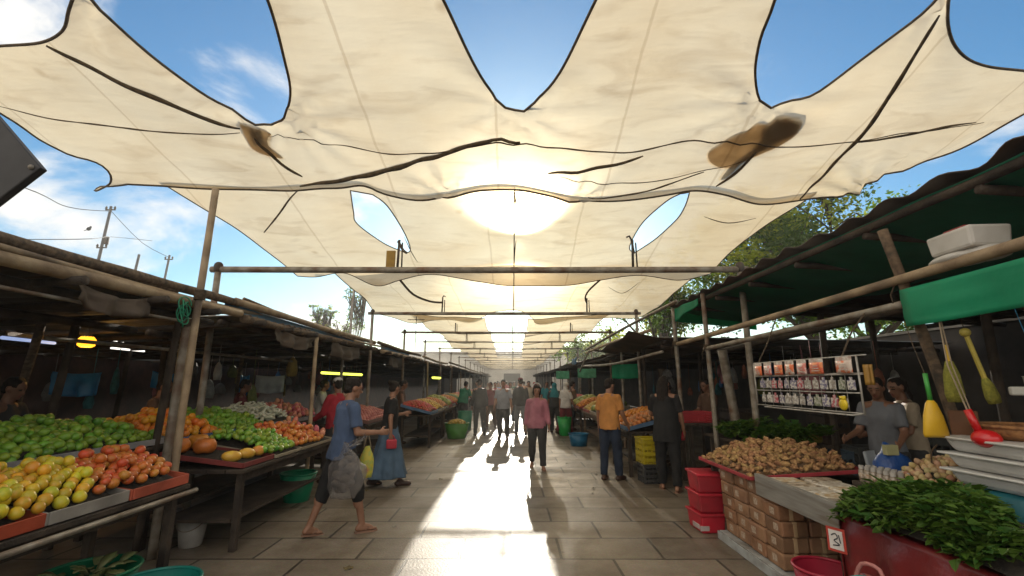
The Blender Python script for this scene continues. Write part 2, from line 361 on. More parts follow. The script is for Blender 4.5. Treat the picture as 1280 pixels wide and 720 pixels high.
# ================================================================ shade sails over the lane
def sail_mat(name, c1, c2, stain):
    m = bpy.data.materials.new(name); m.use_nodes = True
    nt = m.node_tree; N = nt.nodes; L = nt.links; N.remove(N['Principled BSDF'])
    tc = N.new('ShaderNodeTexCoord')
    n1 = N.new('ShaderNodeTexNoise'); n1.inputs['Scale'].default_value = 0.9; n1.inputs['Detail'].default_value = 7; n1.inputs['Roughness'].default_value = 0.6
    L.new(tc.outputs['Object'], n1.inputs['Vector'])
    r1 = N.new('ShaderNodeMapRange'); r1.inputs['From Min'].default_value = 0.35; r1.inputs['From Max'].default_value = 0.72; L.new(n1.outputs['Fac'], r1.inputs['Value'])
    mx = N.new('ShaderNodeMix'); mx.data_type = 'RGBA'; L.new(r1.outputs[0], mx.inputs[0]); mx.inputs[6].default_value = c1; mx.inputs[7].default_value = c2
    n2 = N.new('ShaderNodeTexNoise'); n2.inputs['Scale'].default_value = 2.2; n2.inputs['Detail'].default_value = 5; n2.inputs['Distortion'].default_value = 0.8
    mp = N.new('ShaderNodeMapping'); mp.inputs['Scale'].default_value = (0.55, 1.6, 1); L.new(tc.outputs['Object'], mp.inputs[0]); L.new(mp.outputs[0], n2.inputs['Vector'])
    r2 = N.new('ShaderNodeMapRange'); r2.inputs['From Min'].default_value = 0.52; r2.inputs['From Max'].default_value = 0.76; r2.inputs['To Max'].default_value = 0.55; L.new(n2.outputs['Fac'], r2.inputs['Value'])
    m2 = N.new('ShaderNodeMix'); m2.data_type = 'RGBA'; L.new(r2.outputs[0], m2.inputs[0]); L.new(mx.outputs[2], m2.inputs[6]); m2.inputs[7].default_value = stain
    sp_ = N.new('ShaderNodeSeparateXYZ'); L.new(tc.outputs['Object'], sp_.inputs[0])
    ax_ = N.new('ShaderNodeMath'); ax_.operation = 'MULTIPLY_ADD'; L.new(n1.outputs['Fac'], ax_.inputs[0]); ax_.inputs[1].default_value = 0.10; L.new(sp_.outputs['X'], ax_.inputs[2])
    pp = N.new('ShaderNodeMath'); pp.operation = 'PINGPONG'; pp.inputs[1].default_value = 0.78; L.new(ax_.outputs[0], pp.inputs[0])
    pr = N.new('ShaderNodeMapRange'); pr.inputs['From Min'].default_value = 0.012; pr.inputs['From Max'].default_value = 0.02; pr.inputs['To Min'].default_value = 0.42; pr.inputs['To Max'].default_value = 0.0; L.new(pp.outputs[0], pr.inputs['Value'])
    vo = N.new('ShaderNodeTexVoronoi'); vo.inputs['Scale'].default_value = 1.15; L.new(tc.outputs['Object'], vo.inputs['Vector'])
    vr = N.new('ShaderNodeMapRange'); vr.inputs['From Min'].default_value = 0.02; vr.inputs['From Max'].default_value = 0.10; vr.inputs['To Min'].default_value = 0.6; vr.inputs['To Max'].default_value = 0.0; L.new(vo.outputs['Distance'], vr.inputs['Value'])
    mxx = N.new('ShaderNodeMath'); mxx.operation = 'MAXIMUM'; L.new(pr.outputs[0], mxx.inputs[0]); L.new(vr.outputs[0], mxx.inputs[1])
    m3 = N.new('ShaderNodeMix'); m3.data_type = 'RGBA'; L.new(mxx.outputs[0], m3.inputs[0]); L.new(m2.outputs[2], m3.inputs[6]); m3.inputs[7].default_value = stain
    m2 = m3
    wv = N.new('ShaderNodeTexNoise'); wv.inputs['Scale'].default_value = 260; wv.inputs['Detail'].default_value = 1; L.new(tc.outputs['Object'], wv.inputs['Vector'])
    n4 = N.new('ShaderNodeTexNoise'); n4.inputs['Scale'].default_value = 1.6; n4.inputs['Detail'].default_value = 4
    mp4 = N.new('ShaderNodeMapping'); mp4.inputs['Scale'].default_value = (0.7, 2.6, 1); mp4.inputs['Rotation'].default_value = (0, 0, 0.25); L.new(tc.outputs['Object'], mp4.inputs[0]); L.new(mp4.outputs[0], n4.inputs['Vector'])
    bp = N.new('ShaderNodeBump'); bp.inputs['Strength'].default_value = 0.4; bp.inputs['Distance'].default_value = 0.05; L.new(n4.outputs['Fac'], bp.inputs['Height'])
    df = N.new('ShaderNodeBsdfDiffuse'); L.new(m2.outputs[2], df.inputs['Color']); L.new(bp.outputs[0], df.inputs['Normal'])
    tl = N.new('ShaderNodeBsdfTranslucent'); L.new(m2.outputs[2], tl.inputs['Color']); L.new(bp.outputs[0], tl.inputs['Normal'])
    rf = N.new('ShaderNodeBsdfRefraction'); rf.inputs['IOR'].default_value = 1.055; rf.inputs['Roughness'].default_value = 1.0; L.new(m2.outputs[2], rf.inputs['Color'])
    rg = N.new('ShaderNodeBsdfRefraction'); rg.inputs['IOR'].default_value = 1.012; rg.inputs['Roughness'].default_value = 0.75; L.new(m2.outputs[2], rg.inputs['Color'])
    tr = N.new('ShaderNodeBsdfTransparent')
    a = N.new('ShaderNodeMixShader'); a.inputs[0].default_value = 0.66; L.new(df.outputs[0], a.inputs[1]); L.new(tl.outputs[0], a.inputs[2])
    b_ = N.new('ShaderNodeMixShader'); b_.inputs[0].default_value = 0.115; L.new(a.outputs[0], b_.inputs[1]); L.new(rf.outputs[0], b_.inputs[2])
    b2 = N.new('ShaderNodeMixShader'); b2.inputs[0].default_value = 0.012; L.new(b_.outputs[0], b2.inputs[1]); L.new(rg.outputs[0], b2.inputs[2])
    c = N.new('ShaderNodeMixShader'); c.inputs[0].default_value = 0.05; L.new(b2.outputs[0], c.inputs[1]); L.new(tr.outputs[0], c.inputs[2])
    L.new(c.outputs[0], N['Material Output'].inputs['Surface'])
    return m
SAIL = sail_mat('cream_shade_cloth', (0.81, 0.68, 0.47, 1), (0.73, 0.575, 0.36, 1), (0.48, 0.335, 0.18, 1))
HEM = mat('dark_hem_webbing', (0.17, 0.12, 0.07), (0.085, 0.06, 0.035), scale=14, rough=0.9, bump=0.3)

def surf_hit(px, py, zf):
    d = ray(px, py); t = 4.0
    lo, hi = 0.3, 400.0
    f = lambda t: (EYE + d.z * t) - zf(d.x * t, d.y * t)
    # march then bisect
    a = lo; step = 0.05
    while a < hi and f(a) < 0: a += step
    lo, hi = a - step, a
    for _ in range(40):
        m = (lo + hi) / 2
        if f(m) < 0: lo = m
        else: hi = m
    return Vector((d.x * hi, d.y * hi, 0))
def outline(spec, zf, step=0.09):
    """spec: sight-line pairs or ('w', x, y) plan points; a None breaks the smoothing into a sharp corner"""
    runs, cur = [], []
    for s in spec:
        if s is None: runs.append(cur); cur = [cur[-1]]
        else: cur.append(Vector((s[1], s[2], 0)) if s[0] == 'w' else surf_hit(s[0], s[1], zf))
    cur.append(runs[0][0] if runs else cur[0]); runs.append(cur)
    out = []
    for r_ in runs:
        c = catmull(r_, step); out += c[:-1]
    return out
def build_sail(name, label, outer, holes, zf, cell=0.11, hem=0.013, hem_mat=None, group=None, seams=()):
    polys = [outer] + holes
    vs, es = [], []
    for p in polys:
        o = len(vs); vs += [(q.x, q.y) for q in p]; es += [(o + i, o + (i + 1) % len(p)) for i in range(len(p))]
    xs = [q.x for q in outer]; ys = [q.y for q in outer]
    rnd = random.Random(3)
    y = min(ys)
    while y < max(ys):
        x = min(xs)
        while x < max(xs):
            q = (x + rnd.uniform(-.3, .3) * cell, y + rnd.uniform(-.3, .3) * cell)
            if inside(q, outer) and not any(inside(q, h) for h in holes): vs.append(q)
            x += cell
        y += cell
    r_ = delaunay_2d_cdt([Vector(v) for v in vs], es, [], 0, 1e-5)
    pv = r_[0]; fs = []
    for f in r_[2]:
        c = (sum(pv[i][0] for i in f) / len(f), sum(pv[i][1] for i in f) / len(f))
        if inside(c, outer) and not any(inside(c, h) for h in holes): fs.append(tuple(f))
    mb = MB(); mb.add([(p[0], p[1], zf(p[0], p[1])) for p in pv], fs)
    cx = sum(xs) / len(xs); cyy = sum(ys) / len(ys)
    root = thing(name, label, 'shade sail', (cx, cyy, zf(cx, cyy)), group=group)
    part('sailcloth', mb, SAIL, root, world=True, smooth=True)
    for p in polys:
        h = MB(); h.tube([(q.x, q.y, zf(q.x, q.y) - 0.004) for q in p], hem, 6, closed=True)
        part('hem', h, hem_mat or HEM, root, world=True, smooth=True)
    for pts, rad in seams:
        q = catmull([surf_hit(a, b, zf) if a != 'w' else Vector(b) for a, b in pts], 0.08)
        n = len(q); h = MB()
        rs = [rad * (0.35 + 0.65 * math.sin(math.pi * min(1, max(0, i / max(1, n - 1)))) ** 0.6) * (1 + .35 * noise.noise((i * .35, rad * 99, 2))) for i in range(n)]
        h.tube([(v.x, v.y, zf(v.x, v.y) - 0.012) for v in q], rs, 6)
        part('seam', h, HEM, root, world=True, smooth=True)
    return root
def wob(x, y, k): return 0.035 * math.sin(1.9 * x + k) * math.sin(1.3 * y + 2 * k) + 0.02 * math.sin(3.7 * x - 1.1 * y + k) + 0.03 * (noise.noise((x * 1.1, y * 1.6, k * 3.3)))
K = 1.378
def _z1(x, y): return 3.62 + (4.6 - y) * 0.24 + 0.012 * x * x + wob(x, y, 0.4) * 0.8
def _z2(x, y): return 3.70 - (y - 4.7) * 0.262 + 0.006 * x * x + wob(x, y, 1.7) * .8
def _z3(x, y): return 3.36 - (y - 6.9) * 0.075 + 0.012 * x * x + wob(x, y, 2.9)
ANCH = []
def z1(x, y):
    z = EYE + K * (_z1(x / K, y / K) - EYE)
    for ax, ay, am, nn, ph in ANCH:
        dx_, dy_ = x - ax, y - ay; d = math.hypot(dx_, dy_)
        if d < 2.2: z += am * min(1, d / .12) * math.exp(-d / .62) * math.sin(nn * math.atan2(dy_, dx_) + ph)
    return z
def z2(x, y): return EYE + K * (_z2(x / K, y / K) - EYE)
def z3(x, y): return EYE + K * (_z3(x / K, y / K) - EYE)
AN_ = [((118, 238), .07, 13, 0), ((1074, 243), .07, 13, 1), ((358, 150), .055, 11, 2), ((953, 128), .055, 11, .5), ((643, 137), .045, 10, 1.2), ((98, -22), .06, 12, 0), ((1192, -22), .06, 12, 2), ((560, 247), .05, 9, 0), ((720, 252), .05, 9, 1)]
AN_ = [(surf_hit(q[0], q[1], z1), a_, n_, p_) for q, a_, n_, p_ in AN_]
ANCH += [(p.x, p.y, a_, n_, p_) for p, a_, n_, p_ in AN_]
o1 = outline([(118, 238), (138, 228), (128, 207), (60, 180), (0, 141), ('w', -7.30, 4.34), ('w', -8.68, 4.00), None,
              ('w', -7.17, 3.75), (-40, 57), (0, 57), (50, 53), (78, 38), (86, 12), (98, -25), None,
              (125, 12), (200, 78), (290, 136), (330, 155), (352, 150), (363, 118), (355, 72), (333, -5), ('w', -2.14, 2.62), ('w', -1.72, 1.24), None,
              ('w', -1.03, 2.62), (552, -5), (590, 75), (620, 124), (643, 137), (668, 128), (700, 90), (747, -5), ('w', 1.10, 2.62), ('w', 1.58, 1.24), None,
              ('w', 2.20, 2.62), (970, -5), (950, 50), (944, 95), (954, 128), (990, 125), (1050, 95), (1120, 42), (1165, 5), (1192, -25), None,
              (1185, 30), (1200, 65), (1232, 82), (1280, 88), (1330, 92), ('w', 7.17, 3.75), ('w', 8.68, 4.00), None, ('w', 7.30, 4.34),
              (1280, 142), (1200, 186), (1120, 215), (1088, 228), (1074, 243), None,
              (1060, 241), (1000, 250), (950, 255), (905, 243), (870, 238), (830, 244), (770, 251), (720, 252), (680, 243), (643, 237), (600, 238), (560, 247), (520, 250), (480, 242), (455, 232), (420, 235), (350, 238), (270, 236), (200, 232), (160, 230), None], z1)
build_sail('shade_sail', 'largest cream shade sail overhead with four tips reaching over the viewer', o1, [], z1, cell=0.085, hem=0.015,
    seams=[([(58, 56), (130, 92), (215, 130), (300, 160)], 0.028), ([(318, 172), (345, 198), (378, 220)], 0.022),
           ([(0, 132), (80, 150), (180, 162), (300, 165)], 0.010), ([(335, 170), (420, 180), (500, 192), (570, 186), (620, 177), (700, 184), (780, 190), (860, 175), (940, 178), (1010, 182), (1070, 176), (1150, 164), (1230, 152)], 0.010),
           ([(375, 232), (430, 224), (500, 208), (560, 190), (616, 174), (650, 177)], 0.034), ([(1174, 18), (1130, 90), (1080, 165), (1030, 218), (1000, 248)], 0.026),
           ([(1070, 177), (1120, 170), (1170, 160), (1220, 152)], 0.016), ([(685, 216), (730, 213), (770, 205), (804, 194)], 0.022), ([(700, 220), (770, 228), (840, 222), (930, 200)], 0.007),
           ([(895, 232), (920, 215), (945, 190)], 0.02), ([(735, 246), (800, 240), (840, 228), (880, 214)], 0.014)])
o2 = outline([(203, 229), (250, 258), (310, 296), (372, 345), None, (395, 346), (430, 341), (470, 357), (500, 350), (545, 343), (600, 352), (640, 357), (700, 357), (750, 350), (800, 344), (850, 350), (888, 342), None,
              (910, 318), (955, 283), (1000, 255), (1020, 240), None, (1000, 243), (950, 249), (905, 239), (870, 234), (830, 239), (770, 246), (720, 247), (680, 239), (643, 233), (600, 234), (560, 242), (520, 245), (480, 238), (455, 229), (420, 231), (350, 234), (270, 232), (215, 229), None], z2)
h2a = outline([(438, 238), (442, 265), (447, 280), (480, 304), (508, 316), None, (513, 311), (504, 288), (484, 257), (466, 243), None], z2, 0.06)
h2b = outline([(862, 240), (856, 258), (845, 275), (820, 298), (793, 316), None, (787, 311), (791, 298), (806, 275), (832, 252), (850, 242), None], z2, 0.06)
build_sail('shade_sail', 'cream shade sail with two slit holes, second along the lane', o2, [h2a, h2b], z2, hem=0.010,
    seams=[([(376, 234), (362, 248), (350, 265), (330, 290)], 0.018), ([(643, 232), (644, 246), (646, 262)], 0.012), ([(645, 300), (643, 320), (642, 345)], 0.010), ([(505, 295), (514, 314), (522, 327)], 0.008), ([(880, 270), (910, 278), (945, 272)], 0.008)])
o3 = outline([(415, 338), (430, 352), (455, 372), (468, 392), None, (480, 394), (520, 404), (558, 399), (588, 402), (604, 396), (622, 389), (640, 387), (655, 390), (666, 398), (676, 405), (730, 398), (790, 398), (815, 388), None, (850, 360), (880, 338), None, (700, 334), (560, 334), None], z3)  # centre notch cut deep so sun reaches the near paving
build_sail('shade_sail', 'cream shade sail with edge notched deep for sunlight, third along the lane', o3, [], z3, hem=0.011,
    seams=[([(643, 345), (642, 365), (642, 390)], 0.009), ([(760, 358), (778, 366), (800, 352)], 0.006)])
k = 3
for i in range(12):   # far sails: pairs stretched left and right of the lane's centre line, joined where the added sun gap closes
    y0 = 14.2 + 4.0 * i; y1 = y0 + 4.05; zz = 3.56 - 0.02 * min(i, 6)
    zf = lambda x, y, zz=zz, y0=y0, i=i: zz - (y - y0) * 0.03 + 0.018 * x * x + wob(x, y, i * 1.31 + 5) * 0.9 - (0.05 * math.sin(2.2 * x + i) if y > y0 + 3.2 else 0)
    xl, xr = -3.3 + 0.15 * math.sin(i * 2.1), 3.0 + 0.15 * math.cos(i * 1.7)
    gap = SUN_GAPS[i] if i < len(SUN_GAPS) else None
    def scal(x0, x1, i=i, y0=y0, y1=y1):
        pts = [('w', x0, y0), ('w', x0 + 0.08 * (1 if x0 < 0 else -1), (y0 + y1) / 2), ('w', x0, y1), None]
        n = 4
        for q in range(1, n): pts.append(('w', x0 + (x1 - x0) * q / n, y1 - (0.16 if q % 2 else 0.02)))
        pts += [('w', x1, y1), None, ('w', x1 - 0.05 * (1 if x1 > x0 else -1), (y0 + y1) / 2), ('w', x1, y0), None, ('w', (x0 + x1) / 2, y0 + 0.12)]
        pts.append(None)
        return outline(pts, zf, 0.16)
    n = 2 if gap else 1
    spans = [(xl, gap[0]), (xr, gap[1])] if gap else [(xl, xr)]
    for q, (a, b) in enumerate(spans):
        side = ('left', 'right')[q] if gap else 'full width'
        build_sail('shade_sail', 'cream shade sail, %s piece of the %s row down the lane' % (side, ORD[k] if k < 16 else '%dth' % (k + 1)), scal(a, b), [], zf, cell=0.22, hem=0.009, group='far shade sails over the lane')
    k += 1
# rags added on top of the big sail to shade dark patches into the cloth
SHADE_RAG = mat('brown_shade_rag', (0.62, 0.51, 0.38), (0.45, 0.36, 0.25), scale=4, rough=0.95, bump=0.5, bscale=20, translucent=.9)
def rag(label, pix, lift, fold, seed, m_=None):
    up = lambda x, y: z1(x, y) + lift + fold * max(0, noise.noise((x * 3, y * 3, seed)))
    o = outline(pix + [None], z1, 0.03); o = [p + Vector((noise.noise((p.x * 4, p.y * 4, seed)), noise.noise((p.x * 4, p.y * 4, seed + 5)), 0)) * .03 for p in o]
    xs = [p.x for p in o]; ys = [p.y for p in o]; vs = [(p.x, p.y) for p in o]; es = [(i, (i + 1) % len(o)) for i in range(len(o))]
    y = min(ys)
    while y < max(ys):
        x = min(xs)
        while x < max(xs):
            if inside((x, y), o): vs.append((x + .003, y))
            x += .05
        y += .05
    r_ = delaunay_2d_cdt([Vector(v) for v in vs], es, [], 0, 1e-5); fs = []
    for f in r_[2]:
        if inside((sum(r_[0][i][0] for i in f) / 3, sum(r_[0][i][1] for i in f) / 3), o): fs.append(tuple(f))
    mb = MB(); mb.add([(p[0], p[1], up(p[0], p[1])) for p in r_[0]], fs)
    return single('rag', mb, m_ or SHADE_RAG, label, 'rag', smooth=True, solid=.006)
SHADE_RAG2 = mat('dark_shade_rag', (0.24, 0.19, 0.14), (0.17, 0.13, 0.09), scale=4, rough=0.95, translucent=.8)
rag('brown rag added to shade the big sail, wider of the two on its right half', [(1004, 152), (998, 168), (975, 184), (948, 196), (926, 206), (900, 212), (886, 205), (886, 192), (905, 178), (932, 166), (955, 155), (985, 147)], .02, .02, 1)
rag('dark folded rag added for deeper shade at the right end of the wide brown rag', [(1000, 153), (992, 172), (962, 186), (930, 208), (905, 229), (898, 228), (918, 206), (945, 184), (950, 166), (968, 152)], .06, .02, 4, SHADE_RAG2)
rag('small brown rag added to shade the big sail near its left slit', [(300, 154), (318, 160), (336, 168), (338, 184), (354, 200), (335, 196), (316, 187), (303, 170)], .02, .02, 2)
rag('dark scrap added for deeper shade on the small brown rag', [(314, 166), (328, 168), (334, 184), (320, 186)], .06, .02, 6, SHADE_RAG2)
# ---- tie ropes from the sail tips to the structure
def rope(pts, r, label, name='tie_rope', group=None):
    mb = MB(); mb.tube(catmull(pts, 0.1), r, 6)
    return single(name, mb, ROPE, label, 'rope', group, smooth=True)
def tip(px, py, zf):
    p = surf_hit(px, py, zf); return Vector((p.x, p.y, zf(p.x, p.y)))
a = tip(98, -22, z1); rope([a, a + Vector((-.25, -.4, .35)), Vector((-4.6, 1.6, 6.4))], 0.03, 'thick rope pulling the big sail up at its far left tip')
a = tip(1192, -22, z1); rope([a, a + Vector((.25, -.4, .35)), Vector((4.6, 1.6, 6.4))], 0.03, 'thick rope pulling the big sail up at its far right tip')
# ---- lane gantries: crossbar, posts and struts
BARY = [6.2, 10.35, 14.4, 17.9, 21.6] + [25.6 + 4 * i for i in range(9)]
BZ = 3.15
for i, y in enumerate(BARY):
    lx, rx = (-4.22, 3.3) if i == 0 else ((-3.3, 2.95) if i == 1 else (-3.5, 3.2))
    t = thing('lane_gantry', '%s pipe crossbar frame spanning the lane under the sails' % ORD[i], 'gantry', (0, y, 0), group='gantries across the lane')
    r_ = 0.045 if i == 0 else (0.036 if i < 3 else 0.027)
    sag = random.uniform(0.005, 0.02)
    m = MB(); m.tube([(lx + (rx - lx) * q / 8, 0, BZ - sag * math.sin(math.pi * q / 8)) for q in range(9)], r_, 8); part('crossbar', m, STEEL, t, smooth=True)
    for x in (lx + 0.1, rx - 0.1):
        m = MB(); m.cap((x, 0, BZ), (x, 0, BZ + .05), r_ * 1.35, r_ * 1.35, 8); cm_ = m
        m = MB(); m.tube([(x, 0.0, 0), (x + 0.005, 0, 1.3), (x, 0, BZ - .02)], 0.034 if i else 0.042, 8); part('clamp', cm_, STEELD, part('post', m, STEEL, t, smooth=True), smooth=True)
    zt = [3.58, 3.5, 3.45][i] if i < 3 else 3.47
    for x in ([1.70, -1.61] if i == 0 else ([-1.61, 1.72] if i == 1 else ([-1.8, 0.02, 1.85] if i < 9 else [0.02]))):
        m = MB(); m.tube([(x, 0, BZ), (x + 0.01, 0, zt)], 0.018, 6); m.tube([(x + .06, 0, BZ), (x + .055, 0, zt - 0.04)], 0.011, 6); part('strut', m, STEELD, t, smooth=True)
    if i < 2:
        x = 1.70 if i == 0 else -1.61; g_ = 1 if i else -1
        m = MB(); m.tube([(x, 0, zt), (x + .03 * g_, 0.0, zt + .06), (x + .07 * g_, 0, zt + .04)], 0.014, 6); part('hook', m, STEELD, t, smooth=True)
a = tip(793, 316, z2); rope([(1.70, 6.2, 3.58), ((1.7 + a.x) / 2, (6.2 + a.y) / 2, (3.58 + a.z) / 2 - .03), a], 0.018, 'short rope from gantry hook to right slit of second sail')
a = tip(508, 316, z2); rope([(-1.61, 6.2, 3.55), ((-1.61 + a.x) / 2, (6.2 + a.y) / 2, (3.55 + a.z) / 2 - .03), a], 0.024, 'short dark rope from gantry strut to left slit of second sail')
a = tip(500, 350, z2); b = Vector((-1.61, 10.35, 3.4)); rope([a, (a * .7 + b * .3) - Vector((0, 0, .16)), (a * .3 + b * .7) - Vector((0, 0, .12)), b], 0.024, 'sagging dark rope from second sail down to the second gantry')
a = tip(750, 350, z2); b = Vector((1.72, 10.35, 3.4)); rope([a, (a * .6 + b * .4) + Vector((-.12, 0, -.02)), (a * .25 + b * .75) + Vector((-.1, 0, 0)), b], 0.02, 'curved rope from second sail to the right strut of second gantry')
# hanging tag by the left slit
m = MB(); m.box((-1.72, 6.24, 3.30), (0.13, 0.014, 0.27)); single('hanging_card', m, mat('ochre_card', (0.42, 0.25, 0.05), (0.25, 0.15, 0.04), rough=.8), 'small ochre card hanging beside the left strut of the first gantry', 'card', bevel=0.003)
a = Vector((0.03, 4.9, 3.6)); rope([tip(643, 240, z1), (0.04, 9.3, 3.72), (0.03, 10.35, 3.2)], 0.01, 'thin centre cord running down the sails to the second gantry')

# ================================================================ dusty air
if HAZE:
    mb = MB(); mb.box((0, 0, 6.5), (540, 540, 15))
    hm_ = bpy.data.materials.new('dusty_air'); hm_.use_nodes = True; nt = hm_.node_tree; nt.nodes.remove(nt.nodes['Principled BSDF'])
    pv = nt.nodes.new('ShaderNodeVolumePrincipled'); pv.inputs['Color'].default_value = (1.0, .95, .86, 1); pv.inputs['Density'].default_value = HAZE; pv.inputs['Anisotropy'].default_value = .55
    nt.links.new(pv.outputs[0], nt.nodes['Material Output'].inputs['Volume'])
    single('haze', mb, hm_, None, None, kind='stuff', loc=(0, 0, 0))
    cy.volume_bounces = 0
# ================================================================ stall roofs
GREEN_D = mat('dark_green_tarp', (0.03, 0.27, 0.16), (0.022, 0.20, 0.115), scale=2, rough=0.5, bump=0.35, bscale=9, translucent=0.4)
GREEN_B = mat('bright_green_tarp', (0.02, 0.42, 0.21), (0.015, 0.33, 0.16), scale=2.5, rough=0.5, bump=0.4, bscale=7, translucent=0.45)
BROWN_T = mat('brown_tarp', (0.12, 0.085, 0.06), (0.06, 0.045, 0.03), scale=2, rough=0.75, bump=0.5, bscale=9, stain=(0.05, 0.035, 0.025))
BLUE_T = mat('sky_blue_tarp', (0.10, 0.24, 0.36), (0.06, 0.17, 0.28), scale=3, rough=0.5, bump=0.4, bscale=8, stain=(0.2, 0.22, 0.22), translucent=0.3)
BLUE_D = mat('blue_plastic_sheet', (0.02, 0.20, 0.42), (0.015, 0.12, 0.30), scale=3, rough=0.45, bump=0.5, bscale=7)
GREYT = mat('grey_roof_sheet', (0.22, 0.21, 0.19), (0.10, 0.09, 0.075), scale=2.5, rough=0.6, metal=.2, bump=.2, stain=(.10, .05, .03))
def corr(x0, x1, y0, y1, za, zb, pitch, amp, m_, name, parent, sag=0.0, rag=0.0):
    """corrugated sheet, waves running along x; za at x0, zb at x1"""
    n = max(8, int((y1 - y0) / pitch * 8)); sd = random.random() * 9
    mb = MB()
    def fn(u, v):
        y = y0 + (y1 - y0) * u; x = x0 + (x1 - x0) * v
        if rag and v < 0.01: x += rag * noise.noise((y * 2.1, sd, 0))
        z = za + (zb - za) * v + amp * math.sin(2 * math.pi * (y - y0) / pitch) - sag * math.sin(math.pi * u) + 0.015 * noise.noise((y * .8, x * .8, sd))
        return Vector((x, y, z))
    mb.grid(fn, n, 6, flip=(x1 > x0))
    return part(name, mb, m_, parent, world=True, smooth=True, solid=0.008)
def pole_part(name, pts, r, m_, parent, step=0.25):
    mb = MB(); q = catmull(pts, step); sd = random.random() * 50
    rs = [r * (1 + 0.10 * noise.noise((p.x * 3 + sd, p.y * 3, p.z * 3))) for p in q]
    q = [p + Vector((0, 0, 0.008 * noise.noise((p.y * 1.3, sd, 1)))) for p in q]
    mb.tube(q, rs, 8); return part(name, mb, m_, parent, world=True, smooth=True)
def left_roof(y0, y1, xf, zf, k, sheet):
    t = thing('market_shelter', 'low %s roof on timber poles, %s of the left stall row' % (sheet[1], ORD[k]), 'shelter', (xf, y0, zf), group='roofs of the left stalls')
    corr(xf + 0.05, -8.9, y0, y1, zf - 0.12, zf - 0.32, 0.17, 0.016, sheet[0], 'roof_sheet', t, rag=0.12)
    pole_part('eave_pole', [(xf, y0 - .15, zf + 0.03), (xf + .02, (y0 + y1) / 2, zf + random.uniform(-.03, .05)), (xf - .02, y1 + .15, zf + .02)], 0.045, BAMBOO if k % 2 else WOOD, t)
    pole_part('eave_pole', [(xf + .06, y0 - .05, zf - .17), (xf + .04, y1 + .1, zf - .15 + random.uniform(-.04, .04))], 0.05, WOOD if k % 2 else BAMBOO, t)
    pole_part('eave_pole', [(xf - .25, y0, zf - .2), (xf - .22, y1, zf - .24)], 0.038, WOODD, t)
    for q in range(int((y1 - y0) / 0.75) + 1):
        y = y0 + 0.15 + q * 0.75
        if y < y1: pole_part('rafter', [(xf + .16 + random.uniform(0, .1), y, zf - .19), (-6, y + .05, zf - .33), (-8.8, y, zf - .42)], 0.034, WOODD, t)
    for x in (-4.4, -5.8, -7.3): pole_part('purlin', [(x, y0, zf - .29 - (-x - 3.3) * .035), (x, y1, zf - .29 - (-x - 3.3) * .035)], 0.04, WOODD, t)
    return t
left_roof(0.1, 5.3, -3.3, 2.52, 0, (TIN, 'dark tin'))
left_roof(5.5, 10.9, -3.3, 2.52, 1, (GREYT, 'grey sheet'))
left_roof(11.1, 16.0, -3.2, 2.5, 2, (TIN, 'rusty tin'))
left_roof(16.2, 22.0, -3.1, 2.45, 3, (GREYT, 'pale grey sheet'))
left_roof(22.2, 30.0, -3.0, 2.5, 4, (TIN, 'patched tin'))
left_roof(30.2, 42.0, -2.95, 2.45, 5, (GREYT, 'weathered grey'))
left_roof(42.2, 62.0, -2.9, 2.5, 6, (TIN, 'far rusty tin'))
def strip(name, label, cat, a, b, drop, m_, sag=0.03, wav=0.02, group=None, n=26, kd=None, cornered=0.0):
    """hanging cloth between two top points"""
    a, b = Vector(a), Vector(b); d = (b - a); nx = Vector((-d.y, d.x, 0)).normalized(); sd = random.random() * 30
    mb = MB()
    def fn(u, v):
        p = a + d * u; s = math.sin(math.pi * u)
        z = p.z - sag * s - drop * v * (1 + 0.05 * noise.noise((u * 4, sd, v)))
        o = nx * (wav * (0.3 + v) * math.sin(u * 17 + sd) + wav * 1.5 * noise.noise((u * 5, v * 2.5, sd)))
        return Vector((p.x + o.x, p.y + o.y, z))
    mb.grid(fn, n, 8); return single(name, mb, m_, label, cat, group, smooth=True, solid=0.003)
strip('tarp_strip', 'sky blue tarp strip hanging between the eave poles of the left row', 'tarp', (-3.36, 5.25, 2.53), (-3.36, 10.4, 2.52), 0.13, BLUE_T, wav=.01)
strip('tarp_strip', 'second blue tarp strip hanging on the eave further down the left row', 'tarp', (-3.22, 11.2, 2.50), (-3.22, 14.4, 2.50), 0.12, BLUE_T, wav=.01)
def right_roof(y0, y1, xf, zf, k, sheet, pitch, amp, rise=-0.3):
    t = thing('market_shelter', '%s roof, %s of the right stall row' % (sheet[1], ORD[k]), 'shelter', (xf, y0, zf), group='roofs of the right stalls')
    corr(xf, 8.2, y0, y1, zf, zf + rise, pitch, amp, sheet[0], 'roof_sheet', t, rag=0.10)
    pole_part('eave_pole', [(xf + .1, y0, zf - .09), (xf + .08, y1, zf - .09)], 0.038, WOODD, t)
    for q in range(int((y1 - y0) / 0.95) + 1):
        y = y0 + 0.2 + q * 0.95
        if y < y1: pole_part('rafter', [(xf + .08, y, zf - .15), (8.1, y, zf + rise - .13)], 0.034, WOODD, t)
    for x in (4.4, 5.8, 7.3): pole_part('purlin', [(x, y0, zf + rise * (x - xf) / (8.2 - xf) - .14), (x, y1, zf + rise * (x - xf) / (8.2 - xf) - .14)], 0.04, WOODD, t)
    return t
right_roof(0.6, 8.15, 2.88, 2.95, 0, (TIN, 'dark wavy tile'), 0.43, 0.026)
t = thing('green_awning', 'dark green tarp lining stretched under the wavy right roof edge', 'awning', (2.95, 4.5, 2.4))
mb = MB()
